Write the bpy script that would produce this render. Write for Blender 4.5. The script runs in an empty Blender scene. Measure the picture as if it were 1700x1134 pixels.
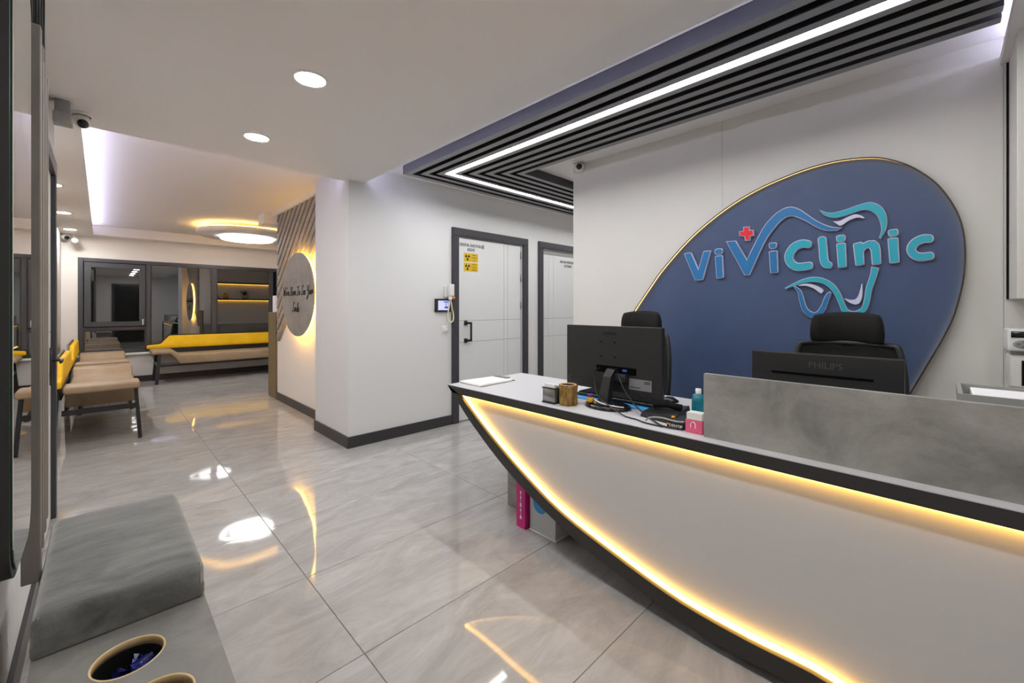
import bpy, bmesh, math, random
from mathutils import Vector, Matrix
random.seed(7)
C = bpy.context.scene.collection
S = bpy.context.scene
PI = math.pi

# ------------------------------------------------------------------ camera
FPX, HY, CH = 698.0, 511.0, 1.25
YAW = math.atan2(850 - 169, FPX)
cam_d = bpy.data.cameras.new('camera'); cam = bpy.data.objects.new('camera', cam_d); C.objects.link(cam)
cam_d.sensor_fit = 'HORIZONTAL'; cam_d.sensor_width = 36.0
cam_d.lens = FPX / 1700 * 36.0
cam_d.shift_y = -(567 - HY) / 1700
cam_d.clip_start = 0.02
cam.location = (0, 0, CH); cam.rotation_euler = (PI / 2, 0, -YAW)
S.camera = cam
# ------------------------------------------------------------------ world, exposure
w = bpy.data.worlds.new('night'); S.world = w; w.use_nodes = True
w.node_tree.nodes['Background'].inputs[0].default_value = (0.010, 0.012, 0.02, 1)
w.node_tree.nodes['Background'].inputs[1].default_value = 0.3
S.view_settings.view_transform = 'Standard'; S.view_settings.look = 'None'
S.view_settings.gamma = 1.0; S.view_settings.use_curve_mapping = False
S.view_settings.exposure = 0.06
try:
    S.cycles.use_denoising = True
    S.cycles.max_bounces = 8; S.cycles.diffuse_bounces = 6; S.cycles.glossy_bounces = 4; S.cycles.adaptive_threshold = .05
    S.cycles.sample_clamp_indirect = 6.0
    S.cycles.caustics_reflective = False; S.cycles.caustics_refractive = False
except Exception: pass
# lamp strengths (each used by the lamp's own emitter)
E_DOWN, E_LINE, E_COVE, E_RING, E_DESK, E_SIGN, E_EGG, E_PLAT, E_SHELF = 188, 38, 34, 16, 11, 36, 2.6, 18, 8
E_DOWN2 = 300

# ------------------------------------------------------------------ measuring: photo point -> point on a wall plane
FX, FY, RX, RY = math.sin(YAW), math.cos(YAW), math.cos(YAW), -math.sin(YAW)
def _ray(px, py):
    u = (px - 850) / FPX
    return FX + RX * u, FY + RY * u, -(py - HY) / FPX
def on_x(px, py, X):
    a, b, c = _ray(px, py); t = X / a; return (b * t, CH + c * t)        # (Y, Z) on the plane x = X
def on_y(px, py, Y):
    a, b, c = _ray(px, py); t = Y / b; return (a * t, CH + c * t)        # (X, Z) on the plane y = Y

# ------------------------------------------------------------------ materials
MATS = {}
def srgb(r, g, b):
    f = lambda c: (c / 255 / 12.92) if c / 255 <= .04045 else ((c / 255 + .055) / 1.055) ** 2.4
    return (f(r), f(g), f(b), 1)
def mat(name, col, rough=.5, metal=0., spec=.5, emit=0, ior=1.5, sheen=0, trans=0, alpha=1):
    m = bpy.data.materials.new(name); m.use_nodes = True
    b = m.node_tree.nodes['Principled BSDF']
    b.inputs['Base Color'].default_value = col; b.inputs['Roughness'].default_value = rough
    b.inputs['Metallic'].default_value = metal; b.inputs['Specular IOR Level'].default_value = spec
    b.inputs['IOR'].default_value = ior; b.inputs['Sheen Weight'].default_value = sheen
    b.inputs['Transmission Weight'].default_value = trans; b.inputs['Alpha'].default_value = alpha
    if emit:
        b.inputs['Emission Color'].default_value = col; b.inputs['Emission Strength'].default_value = emit
        b.inputs['Base Color'].default_value = (.8, .8, .8, 1)
    MATS[name] = m; return m
def nodes(m):
    return m.node_tree.nodes, m.node_tree.links, m.node_tree.nodes['Principled BSDF']
def noisy(name, c1, c2, scale=(4, 4, 4), detail=6, rough=.5, spec=.5, bump=0, bscale=60, ramp=(.35, .65), rnd=False, sheen=0, dist=0, wav=0):
    m = mat(name, c1, rough, spec=spec, sheen=sheen); n, l, b = nodes(m)
    tc = n.new('ShaderNodeTexCoord'); mp = n.new('ShaderNodeMapping'); mp.inputs['Scale'].default_value = scale
    src = tc.outputs['Object']
    if rnd:
        oi = n.new('ShaderNodeObjectInfo'); mu = n.new('ShaderNodeVectorMath'); mu.operation = 'MULTIPLY_ADD'
        cx = n.new('ShaderNodeCombineXYZ')
        for i in range(3): l.new(oi.outputs['Random'], cx.inputs[i])
        l.new(cx.outputs[0], mu.inputs[0]); mu.inputs[1].default_value = (37, 53, 11); l.new(src, mu.inputs[2]); src = mu.outputs[0]
    l.new(src, mp.inputs[0])
    no = n.new('ShaderNodeTexNoise'); no.inputs['Scale'].default_value = 1; no.inputs['Detail'].default_value = detail
    no.inputs['Roughness'].default_value = .62; no.inputs['Distortion'].default_value = dist
    l.new(mp.outputs[0], no.inputs['Vector'])
    cr = n.new('ShaderNodeValToRGB'); cr.color_ramp.elements[0].position = ramp[0]; cr.color_ramp.elements[1].position = ramp[1]
    cr.color_ramp.elements[0].color = c1; cr.color_ramp.elements[1].color = c2
    l.new(no.outputs['Fac'], cr.inputs[0]); l.new(cr.outputs[0], b.inputs['Base Color'])
    if bump:
        n2 = n.new('ShaderNodeTexNoise'); n2.inputs['Scale'].default_value = bscale; n2.inputs['Detail'].default_value = 3
        l.new(src, n2.inputs['Vector']); bp = n.new('ShaderNodeBump'); bp.inputs['Strength'].default_value = bump
        bp.inputs['Distance'].default_value = .01; l.new(n2.outputs['Fac'], bp.inputs['Height']); l.new(bp.outputs[0], b.inputs['Normal'])
    return m

M = MATS
mat('paint_white', srgb(219, 219, 219), .55, spec=.3)
mat('paint_ceiling', srgb(230, 227, 225), .7, spec=.2)
mat('paint_warm', srgb(230, 226, 221), .6, spec=.3)
noisy('panel_greige', srgb(216, 214, 207), srgb(220, 218, 211), (1, 1, 1), 3, .42, .35)
mat('trim_dark', srgb(52, 51, 53), .38)
mat('frame_dark', srgb(56, 56, 61), .36)
mat('window_frame', srgb(66, 66, 70), .35)
mat('door_white', srgb(218, 219, 219), .35)
mat('groove', srgb(120, 120, 118), .6)
mat('black_plastic', srgb(30, 30, 31), .42)
mat('black_gloss', srgb(16, 16, 17), .12)
mat('black_matte', srgb(14, 14, 15), .8, spec=.2)
mat('void_black', srgb(8, 8, 9), .9, spec=.05)
mat('metal_dark', srgb(44, 44, 46), .4, .3)
mat('metal_grey', srgb(150, 150, 150), .3, .9)
mat('chrome', srgb(210, 210, 210), .12, 1)
mat('mirror', srgb(235, 238, 236), .01, 1)
mat('glass_edge', srgb(20, 60, 45), .15)
mat('plastic_white', srgb(226, 226, 222), .35)
mat('plastic_grey', srgb(150, 150, 148), .4)
mat('paper', srgb(238, 238, 240), .7)
mat('louvre_grey', srgb(138, 138, 139), .5)
mat('louvre_side', srgb(52, 52, 57), .5); mat('louvre_gap_shade', srgb(22, 22, 24), .6)
mat('desk_edge', srgb(44, 43, 43), .45)
mat('desk_top', srgb(200, 200, 203), .38)
mat('desk_panel', srgb(192, 193, 194), .45)
mat('edge_cream', srgb(190, 184, 168), .5)
noisy('concrete_bench', srgb(104, 103, 100), srgb(138, 136, 132), (5, 5, 5), 9, .55, .3, .05, 90, (.3, .72), dist=.4)
noisy('concrete', srgb(112, 111, 108), srgb(162, 160, 155), (5, 5, 5), 9, .55, .3, .08, 90, (.3, .72), dist=.4)
noisy('concrete_light', srgb(126, 121, 114), srgb(160, 155, 147), (4, 4, 4), 8, .55, .3, .05, 90, (.3, .72), dist=.4)
noisy('slat_wood', srgb(138, 131, 122), srgb(158, 151, 142), (3, 3, 12), 6, .55, .3)
noisy('slat_grey', srgb(108, 104, 98), srgb(130, 125, 118), (8, 8, 3), 8, .55, .3)
noisy('velvet', srgb(66, 68, 67), srgb(124, 126, 123), (6, 17, 9), 10, .85, .15, .10, 160, (.3, .75), sheen=.6, dist=.5)
noisy('leather_beige', srgb(156, 135, 109), srgb(168, 147, 120), (4, 4, 4), 4, .5, .35, .03, 300)
noisy('fabric_yellow', srgb(232, 182, 6), srgb(244, 196, 18), (4, 4, 4), 3, .55, .3, .03, 300)
noisy('laminate_brown', srgb(112, 96, 66), srgb(124, 108, 78), (3, 3, 1), 4, .45, .35)
noisy('wood_raw', srgb(196, 168, 118), srgb(216, 192, 146), (20, 20, 4), 6, .6, .3)
noisy('bark', srgb(74, 52, 28), srgb(176, 142, 82), (45, 45, 14), 8, .9, .15, .9, 120, (.3, .68))
mat('log_wood', srgb(190, 156, 96), .7)
noisy('panel_blue', srgb(64, 80, 112), srgb(70, 86, 118), (2, 2, 2), 4, .38, .4)
mat('letter_blue', srgb(28, 112, 168), .35)
mat('letter_teal', srgb(36, 166, 186), .35)
mat('letter_edge', srgb(186, 186, 204), .4)
mat('letter_lilac', srgb(206, 208, 230), .4)
mat('letter_red', srgb(222, 34, 50), .35)
mat('rim_dark', srgb(56, 44, 36), .5)
mat('sign_yellow', srgb(214, 176, 20), .5)
mat('ink', srgb(26, 24, 26), .6)
mat('ink_soft', srgb(70, 70, 70), .6)
mat('blue_vivid', srgb(40, 140, 200), .45)
mat('teal_plastic', srgb(16, 110, 128), .25)
mat('pink_card', srgb(222, 92, 128), .55)
mat('magenta_card', srgb(196, 34, 124), .5)
mat('purple_lid', srgb(82, 48, 140), .4)
mat('jar_yellow', srgb(222, 160, 30), .35)
mat('clear_plastic', srgb(226, 230, 232), .25, trans=.35, ior=1.3)
mat('blue_film', srgb(40, 50, 130), .25, trans=.15, spec=.8)
mat('clip_brown', srgb(130, 102, 72), .5)
mat('tag_grey', srgb(122, 122, 126), .5)
mat('cream_rubber', srgb(222, 216, 176), .5)
mat('orange_plastic', srgb(220, 130, 30), .4)
mat('vga_blue', srgb(60, 80, 190), .4)
mat('plant_green', srgb(40, 62, 34), .7)
mat('red_ceramic', srgb(150, 40, 34), .4)
mat('fabric_black', srgb(24, 24, 22), .75, spec=.25)
mat('grout', srgb(150, 138, 118), .7, spec=.2)
mat('label_dark', srgb(24, 24, 24), .5)
COOL = (.90, .92, 1, 1); LILAC = (.70, .70, 1.0, 1); WARM = (1, .56, .13, 1); WHITE = (1, .985, .97, 1); AMBER = (1, .50, .07, 1)
mat('lamp_down', WHITE, emit=E_DOWN); mat('lamp_down_soft', WHITE, emit=E_DOWN2); mat('lamp_line', (1, .995, .985, 1), emit=E_LINE); mat('lamp_cove', LILAC, emit=E_COVE)
mat('lamp_ring', (.97, .98, 1, 1), emit=E_RING); mat('lamp_desk', (1, .50, .065, 1), emit=E_DESK); mat('lamp_sign', AMBER, emit=E_SIGN)
mat('lamp_egg', (1, .58, .18, 1), emit=E_EGG); mat('lamp_plat', WARM, emit=E_PLAT); mat('lamp_shelf', AMBER, emit=E_SHELF)
mat('screen_blue', srgb(96, 108, 200), emit=.8); mat('screen_dim', srgb(110, 120, 140), emit=.4)
# night glass: reflects the lit room, the dark street behind it barely shows
m = mat('window_glass', srgb(20, 22, 24), .015, spec=.5, ior=3.0)
# polished porcelain
m = noisy('tile', srgb(150, 148, 146), srgb(182, 180, 178), (1.9, 4.6, 4), 12, .045, .5, ramp=(.3, .7), rnd=True, dist=1.6)
for q_ in m.node_tree.nodes:
    if q_.type == 'MAPPING': q_.inputs['Rotation'].default_value = (0, 0, .12)
    if q_.type == 'TEX_NOISE': q_.inputs['Roughness'].default_value = .7
n, l, b = nodes(m)
tc = n.new('ShaderNodeTexCoord'); n2 = n.new('ShaderNodeTexNoise'); n2.inputs['Scale'].default_value = 2.6; n2.inputs['Detail'].default_value = 1.0
l.new(tc.outputs['Object'], n2.inputs['Vector']); bp = n.new('ShaderNodeBump'); bp.inputs['Strength'].default_value = .10; bp.inputs['Distance'].default_value = .02
l.new(n2.outputs['Fac'], bp.inputs['Height']); l.new(bp.outputs[0], b.inputs['Normal'])

# ------------------------------------------------------------------ mesh builder
class MB:
    def __init__(s): s.v = []; s.f = []; s.m = []; s.sm = []
    def add(s, vs, fs, mi=0, smooth=False):
        o = len(s.v); s.v += [tuple(p) for p in vs]
        for f in fs: s.f.append(tuple(i + o for i in f)); s.m.append(mi); s.sm.append(smooth)
        return s
    def box(s, x0, x1, y0, y1, z0, z1, mi=0):
        vs = [(x, y, z) for z in (z0, z1) for y in (y0, y1) for x in (x0, x1)]
        return s.add(vs, [(0, 2, 3, 1), (4, 5, 7, 6), (0, 1, 5, 4), (2, 6, 7, 3), (0, 4, 6, 2), (1, 3, 7, 5)], mi)
    def rbox(s, x0, x1, y0, y1, z0, z1, r=.01, seg=2, mi=0, smooth=True, mtx=None):
        bm = bmesh.new(); bmesh.ops.create_cube(bm, size=1)
        for v in bm.verts: v.co = Vector(((x0 + x1) / 2 + v.co.x * (x1 - x0), (y0 + y1) / 2 + v.co.y * (y1 - y0), (z0 + z1) / 2 + v.co.z * (z1 - z0)))
        bmesh.ops.bevel(bm, geom=bm.edges[:], offset=r, segments=seg, affect='EDGES', profile=.6)
        return s.bm(bm, mi, smooth, mtx)
    def bm(s, bm, mi=0, smooth=False, mtx=None):
        bm.verts.index_update()
        vs = [(mtx @ v.co if mtx else v.co.copy()) for v in bm.verts]
        s.add(vs, [tuple(v.index for v in f.verts) for f in bm.faces], mi, smooth); bm.free(); return s
    def prism(s, poly, ax, a, b, mi=0, smooth=False):
        def P(p, h):
            return (h, p[0], p[1]) if ax == 'x' else ((p[0], h, p[1]) if ax == 'y' else (p[0], p[1], h))
        n = len(poly); vs = [P(p, a) for p in poly] + [P(p, b) for p in poly]
        fs = [tuple(range(n))[::-1], tuple(range(n, 2 * n))] + [(i, (i + 1) % n, n + (i + 1) % n, n + i) for i in range(n)]
        return s.add(vs, fs, mi, smooth)
    def ring(s, outer, inner, ax, a, b, mi=0, closed=True, smooth=False):
        def P(p, h):
            return (h, p[0], p[1]) if ax == 'x' else ((p[0], h, p[1]) if ax == 'y' else (p[0], p[1], h))
        n = len(outer); vs = [P(p, a) for p in outer] + [P(p, a) for p in inner] + [P(p, b) for p in outer] + [P(p, b) for p in inner]
        fs = []
        for i in range(n if closed else n - 1):
            j = (i + 1) % n
            fs += [(i, j, n + j, n + i), (2 * n + i, 3 * n + i, 3 * n + j, 2 * n + j), (i, 2 * n + i, 2 * n + j, j), (n + i, n + j, 3 * n + j, 3 * n + i)]
        if not closed:
            fs += [(0, n, 3 * n, 2 * n), (n - 1, 3 * n - 1, 4 * n - 1, 2 * n - 1)]
        return s.add(vs, fs, mi, smooth)
    def tube(s, pts, r, n=8, mi=0, cap=True):
        pts = [Vector(p) for p in pts]; N = len(pts); rs = r if isinstance(r, (list, tuple)) else [r] * N
        up = Vector((0, 0, 1)); vs = []; prev = None
        for i, p in enumerate(pts):
            t = (pts[min(i + 1, N - 1)] - pts[max(i - 1, 0)]).normalized()
            if prev is None:
                u = t.cross(up)
                if u.length < .1: u = t.cross(Vector((1, 0, 0)))
            else: u = prev - t * prev.dot(t)
            u.normalize(); prev = u; v = t.cross(u)
            for k in range(n):
                a = 2 * PI * k / n; vs.append(p + (u * math.cos(a) + v * math.sin(a)) * rs[i])
        fs = [(i * n + k, i * n + (k + 1) % n, (i + 1) * n + (k + 1) % n, (i + 1) * n + k) for i in range(N - 1) for k in range(n)]
        if cap: fs += [tuple(range(n))[::-1], tuple(range((N - 1) * n, N * n))]
        return s.add(vs, fs, mi, True)
    def lathe(s, prof, c=(0, 0, 0), n=24, mi=0, ax='z', smooth=True, sx=1, sy=1, cap=False):
        vs = []
        for r, h in prof:
            for k in range(n):
                a = 2 * PI * k / n; x, y = r * math.cos(a) * sx, r * math.sin(a) * sy
                p = (x, y, h) if ax == 'z' else ((h, x, y) if ax == 'x' else (x, h, y))
                vs.append((c[0] + p[0], c[1] + p[1], c[2] + p[2]))
        N = len(prof); fs = [(i * n + k, i * n + (k + 1) % n, (i + 1) * n + (k + 1) % n, (i + 1) * n + k) for i in range(N - 1) for k in range(n)]
        if cap: fs += [tuple(range(n))[::-1], tuple(range((N - 1) * n, N * n))]
        return s.add(vs, fs, mi, smooth)
    def bar(s, p, q, wx, wy, mi=0, side=(0, 0, 1)):
        p, q = Vector(p), Vector(q); t = (q - p).normalized(); u = t.cross(Vector(side))
        if u.length < .01: u = t.cross(Vector((1, 0, 0)))
        u.normalize(); v = t.cross(u); vs = []
        for c in (p, q):
            for a, b2 in ((-1, -1), (1, -1), (1, 1), (-1, 1)): vs.append(c + u * a * wx / 2 + v * b2 * wy / 2)
        return s.add(vs, [(3, 2, 1, 0), (4, 5, 6, 7), (0, 1, 5, 4), (1, 2, 6, 5), (2, 3, 7, 6), (3, 0, 4, 7)], mi)
    def mesh(s, name, mats, off=(0, 0, 0)):
        me = bpy.data.meshes.new(name)
        me.from_pydata([(v[0] - off[0], v[1] - off[1], v[2] - off[2]) for v in s.v], [], s.f)
        for k in (mats if isinstance(mats, (list, tuple)) else [mats]): me.materials.append(M[k])
        me.polygons.foreach_set('material_index', s.m); me.polygons.foreach_set('use_smooth', s.sm)
        bm = bmesh.new(); bm.from_mesh(me); bmesh.ops.recalc_face_normals(bm, faces=bm.faces[:]); bm.to_mesh(me); bm.free()
        me.update(); return me
    def build(s, name, mats, parent=None, **kw):
        off = Vector((0, 0, 0)); p = parent
        while p is not None: off += p.location; p = p.parent
        if parent is None:
            xs = [v[0] for v in s.v]; ys = [v[1] for v in s.v]; zs = [v[2] for v in s.v]
            off = Vector(((min(xs) + max(xs)) / 2, (min(ys) + max(ys)) / 2, min(zs)))
        o = bpy.data.objects.new(name, s.mesh(name, mats, off)); C.objects.link(o)
        if parent is None: o.location = off
        else: o.parent = parent
        tag(o, **kw); return o

def tag(o, label=None, cat=None, group=None, kind=None):
    if label: o['label'] = label
    if cat: o['category'] = cat
    if group: o['group'] = group
    if kind: o['kind'] = kind
    return o
def thing(name, loc, label=None, cat=None, group=None, kind=None, rz=0):
    o = bpy.data.objects.new(name, None); C.objects.link(o); o.location = loc; o.rotation_euler = (0, 0, rz); o.empty_display_size = .05
    return tag(o, label, cat, group, kind)
def copy_tree(o, parent=None):
    c = o.copy(); C.objects.link(c)
    if parent is not None: c.parent = parent
    for ch in list(o.children): copy_tree(ch, c)
    return c
def boxo(name, x0, x1, y0, y1, z0, z1, m, parent=None, **kw):
    return MB().box(x0, x1, y0, y1, z0, z1).build(name, m, parent, **kw)
def struct(name, bx, m, parent=None):
    mb = MB()
    for q in bx: mb.box(*q)
    return mb.build(name, m, parent, kind='structure' if parent is None else None, label=None)
def text_obj(name, body, size, m, parent, loc, ax='y', depth=.0012, align='CENTER', shear=0, spacing=1, xs=1):
    cu = bpy.data.curves.new('t', 'FONT'); cu.body = body; cu.size = size; cu.align_x = align; cu.align_y = 'CENTER'; cu.extrude = depth; cu.shear = shear; cu.space_character = spacing
    cu.resolution_u = 3
    to = bpy.data.objects.new('t', cu); C.objects.link(to)
    dg = bpy.context.evaluated_depsgraph_get(); me = bpy.data.meshes.new_from_object(to.evaluated_get(dg)); bpy.data.objects.remove(to)
    # text plane -> facing -Y ('y'), or facing -X ('x', reading towards -Y)
    for v in me.vertices:
        x, y, z = v.co; x *= xs
        v.co = (x, -z, y) if ax == 'y' else (-z, -x, y)
    me.materials.clear(); me.materials.append(M[m]); me.name = name
    o = bpy.data.objects.new(name, me); C.objects.link(o)
    off = Vector((0, 0, 0)); p = parent
    while p is not None: off += p.location; p = p.parent
    o.parent = parent; o.location = Vector(loc) - off
    return o
def smooth_pts(P, k=6, closed=False):
    out = []; n = len(P)
    rng = range(n if closed else n - 1)
    for i in rng:
        g = (lambda j: P[j % n]) if closed else (lambda j: P[max(0, min(n - 1, j))])
        a, b_, c, d = g(i - 1), g(i), g(i + 1), g(i + 2)
        for s_ in range(k):
            t = s_ / k
            out.append(tuple(.5 * (2 * b_[q] + (c[q] - a[q]) * t + (2 * a[q] - 5 * b_[q] + 4 * c[q] - d[q]) * t * t + (3 * b_[q] - a[q] - 3 * c[q] + d[q]) * t ** 3) for q in range(len(b_))))
    if not closed: out.append(tuple(P[-1]))
    return out
def stroke_poly(P, capped=False, k=6):
    Q = smooth_pts(P, k); L = []; Rr = []; n = len(Q)
    for i, (x, y, wd) in enumerate(Q):
        a, b_ = Q[max(0, i - 1)], Q[min(n - 1, i + 1)]
        dx, dy = b_[0] - a[0], b_[1] - a[1]; d = math.hypot(dx, dy) or 1; nx, ny = -dy / d, dx / d; h = max(wd, .6) / 2
        L.append((x + nx * h, y + ny * h)); Rr.append((x - nx * h, y - ny * h))
    def cap(i0, sgn):
        x, y, wd = Q[i0]; o = Q[1] if i0 == 0 else Q[-2]; dx, dy = (x - o[0]), (y - o[1]); d = math.hypot(dx, dy); dx /= d; dy /= d; h = wd / 2
        nx, ny = (-dy, dx); out = []
        for a in (25, 50, 75, 90, 105, 130, 155):
            c, s_ = math.cos(math.radians(a)), math.sin(math.radians(a)); out.append((x + nx * h * c + dx * h * s_ * .8, y + ny * h * c + dy * h * s_ * .8))
        return out
    if not capped: return L + Rr[::-1]
    return L + cap(len(Q) - 1, 1) + Rr[::-1] + cap(0, -1)
def area2(p): return sum(p[i][0] * p[(i + 1) % len(p)][1] - p[(i + 1) % len(p)][0] * p[i][1] for i in range(len(p)))
def inset(p, d):
    n = len(p); s = 1 if area2(p) > 0 else -1; out = []
    for i in range(n):
        a, b_, c = p[i - 1], p[i], p[(i + 1) % n]
        def nm(u, v):
            dx, dy = v[0] - u[0], v[1] - u[1]; L = math.hypot(dx, dy) or 1e-9; return (-dy / L * s, dx / L * s)
        n1, n2 = nm(a, b_), nm(b_, c); mx, my = n1[0] + n2[0], n1[1] + n2[1]; L = math.hypot(mx, my)
        if L < .3: mx, my, L = n1[0], n1[1], 1
        mx /= L; my /= L; k = min(1.6, 1 / max(.4, mx * n1[0] + my * n1[1]))
        out.append((b_[0] + mx * d * k, b_[1] + my * d * k))
    return out

# =================================================================== SETTING
XL, XLW, YW, YB, XG, ZC, ZU, XC, XS = -.21, -.45, 3.69, 9.5, 3.06, 2.39, 2.535, 1.57, 1.72
YBACK, XE, XR = -1.8, 5.6, 3.9
# floor with porcelain tiles 1.2 x 0.6
fl = struct('floor', [(XLW - .2, XE + .1, YBACK - .1, YB + .2, -.12, -.004)], 'grout')
xe = [.68 + 1.2 * k for k in range(-1, 5)]; ye = [.26 + .6 * k for k in range(-4, 17)]
tile_mesh = {}
def tile(x0, x1, y0, y1):
    x0, x1, y0, y1 = max(x0, XLW), min(x1, XE), max(y0, YBACK), min(y1, YB)
    if x1 - x0 < .03 or y1 - y0 < .03: return
    if x0 >= XS and y0 > YW + .05 and y1 < 5.8: return
    if x0 > XG and y1 < 2.3: return
    g = .0013; key = (round(x1 - x0, 3), round(y1 - y0, 3))
    if key not in tile_mesh:
        a, b_ = key[0] / 2 - g, key[1] / 2 - g; c = .0012
        vs = [(-a, -b_, -.0045), (a, -b_, -.0045), (a, b_, -.0045), (-a, b_, -.0045), (-a, -b_, -c), (a, -b_, -c), (a, b_, -c), (-a, b_, -c),
              (-a + c, -b_ + c, 0), (a - c, -b_ + c, 0), (a - c, b_ - c, 0), (-a + c, b_ - c, 0)]
        fs = [(8, 9, 10, 11)] + [(i, (i + 1) % 4, 4 + (i + 1) % 4, 4 + i) for i in range(4)] + [(4 + i, 4 + (i + 1) % 4, 8 + (i + 1) % 4, 8 + i) for i in range(4)]
        tile_mesh[key] = MB().add(vs, fs).mesh('tile', 'tile')
    o = bpy.data.objects.new('tile', tile_mesh[key]); C.objects.link(o); o.parent = fl
    o.location = Vector(((x0 + x1) / 2, (y0 + y1) / 2, 0)) - fl.location
for i in range(len(xe) - 1):
    for j in range(len(ye) - 1): tile(xe[i], xe[i + 1], ye[j], ye[j + 1])

# ceilings
struct('ceiling', [(XLW - .2, XE + .1, YBACK - .1, YB + .2, ZU, ZU + .15)], 'paint_ceiling')
struct('ceiling_lowered', [(XL - .05, 1.715, YBACK - .05, 3.76, ZC, ZC + .025)], 'paint_ceiling')
struct('ceiling_soffit_left', [(XLW - .05, -.095, 3.76, 9.23, ZC, ZC + .025)], 'paint_ceiling')
struct('ceiling_soffit_far', [(XLW - .05, XR + .05, 9.23, YB + .05, ZC, ZU)], 'paint_warm')
struct('ceiling_soffit_right', [(1.56, XR, 6.36, 6.66, ZC, ZU)], 'paint_warm')
struct('trim_2', [(1.655, XS, 4.5, 6.36, 2.492, ZU)], 'paint_warm')
# cool cove strips lying on the ledges of the lowered ceilings
def led_bar(name, bx, m, label):
    t = thing(name, ((bx[0] + bx[1]) / 2, (bx[2] + bx[3]) / 2, bx[4]), label, 'led strip')
    boxo('profile', bx[0], bx[1], bx[2], bx[3], bx[4], bx[4] + .006, 'plastic_white', t)
    boxo('diffuser', bx[0] + .001, bx[1] - .001, bx[2] + .001, bx[3] - .001, bx[4] + .006, bx[4] + .014, m, t)
led_bar('cove_strip', (-.122, -.104, 3.85, 9.1, ZC + .025, 0), 'lamp_cove', 'cool white cove strip glowing along the left soffit of the waiting area')
led_bar('cove_strip', (1.690, 1.706, -.15, 3.6, ZC + .025, 0), 'lamp_cove', 'cool white cove strip glowing beside the dark slatted ceiling')
led_bar('cove_strip', (-.05, 1.5, 3.735, 3.752, ZC + .025, 0), 'lamp_cove', 'cool white cove strip at the far edge of the lowered ceiling')

# walls
struct('wall_left', [(XL - .15, XL, YBACK, 2.80, 0, ZU), (XL - .15, XL, 3.72, 3.82, 0, ZU), (XL - .15, XL, 2.80, 3.72, 2.10, ZU), (XL - .15, XL - .12, 2.80, 3.72, 0, 2.1)], 'paint_white')
struct('wall_waiting_left', [(XLW - .15, XLW, 3.82, YB + .15, 0, ZU)], 'paint_warm')
wx0, wx1, wz0, wz1 = -.27, 2.62, .50, 2.045
struct('wall_far', [(XLW, wx0, YB, YB + .2, 0, ZU), (wx1, XR + .1, YB, YB + .2, 0, ZU), (wx0, wx1, YB, YB + .2, 0, wz0), (wx0, wx1, YB, YB + .2, wz1, ZU)], 'paint_warm')
struct('wall_column', [(XC, XS + .2, YW, 4.5, 0, ZU)], 'paint_white')
struct('wall_sign', [(XS, XS + .2, 4.5, 6.36, 0, ZU)], 'paint_warm')
d1x0, d1x1, d2x0, d2x1 = 2.775, 3.765, 4.155, 5.08
struct('wall_door', [(XS + .2, d1x0, YW, YW + .15, 0, ZU), (d1x1, d2x0, YW, YW + .15, 0, ZU), (d2x1, XE, YW, YW + .15, 0, ZU), (d1x0, d1x1, YW, YW + .15, 2.03, ZU), (d2x0, d2x1, YW, YW + .15, 2.03, ZU)], 'paint_white')
wr = struct('wall_right', [(XG + .012, XE, YBACK, 2.34, 0, ZU)], 'paint_warm')
for a, b_ in ((2.34, 1.0627), (1.0612, -.2), (-.2015, -1.45)):
    MB().box(XG, XG + .012, b_, a, 0, ZU).build('panel', 'panel_greige', wr)
struct('wall_corridor_end', [(XE, XE + .1, 2.34, YW + .15, 0, ZU)], 'paint_white')
struct('wall_back', [(XLW, .25, YBACK - .12, YBACK, 0, ZU), (1.2, XE, YBACK - .12, YBACK, 0, ZU), (.25, 1.2, YBACK - .12, YBACK, 2.12, ZU)], 'paint_white')
struct('wall_waiting_right', [(XR, XR + .1, 5.7, YB, 0, ZU)], 'paint_warm')
struct('wall_kitchen', [(XS + .2, XR, 5.70, 5.80, 0, ZU)], 'paint_warm')
# baseboards
BH = .10
struct('baseboard_left', [(XL, XL + .014, YBACK, 2.74, 0, BH)], 'trim_dark')
struct('baseboard_column', [(XC - .015, XC, YW - .015, 4.5, 0, BH), (XC, 2.695, YW - .015, YW, 0, BH), (3.87, 4.07, YW - .015, YW, 0, BH)], 'trim_dark')
struct('baseboard_sign', [(XS - .015, XS, 4.5, 6.36, 0, BH)], 'trim_dark')
struct('baseboard_far', [(XLW + .014, XR - .02, YB - .015, YB, 0, BH)], 'trim_dark')
struct('baseboard_waiting_left', [(XLW, XLW + .014, 3.83, YB - .02, 0, BH)], 'trim_dark')

# window
win = thing('window_1', ((wx0 + wx1) / 2, YB, wz0), kind='structure')
yf0, yf1 = YB - .012, YB + .06
def wbar(name, x0, x1, z0, z1, y0=yf0, y1=yf1, m='window_frame', par=win): return MB().rbox(x0, x1, y0, y1, z0, z1, .004, 1, smooth=False).build(name, m, par)
wbar('frame', wx0, wx0 + .06, wz0, wz1); wbar('frame', wx1 - .07, wx1, wz0, wz1)
wbar('frame', wx0 + .06, wx1 - .07, wz1 - .06, wz1); wbar('frame', wx0 + .06, wx1 - .07, wz0, wz0 + .05)
wbar('mullion', .535, .60, wz0 + .05, wz1 - .06); wbar('mullion', 1.465, 1.54, wz0 + .05, wz1 - .06); wbar('mullion', 2.43, 2.49, wz0 + .05, wz1 - .06)
wbar('transom', wx0 + .06, .535, .885, .935)
sash = MB().ring([(-.20, .945), (.53, .945), (.53, 1.975), (-.20, 1.975)], [(-.125, 1.02), (.455, 1.02), (.455, 1.90), (-.125, 1.90)], 'y', YB - .035, YB + .03).build('sash', 'window_frame', win)
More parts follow.
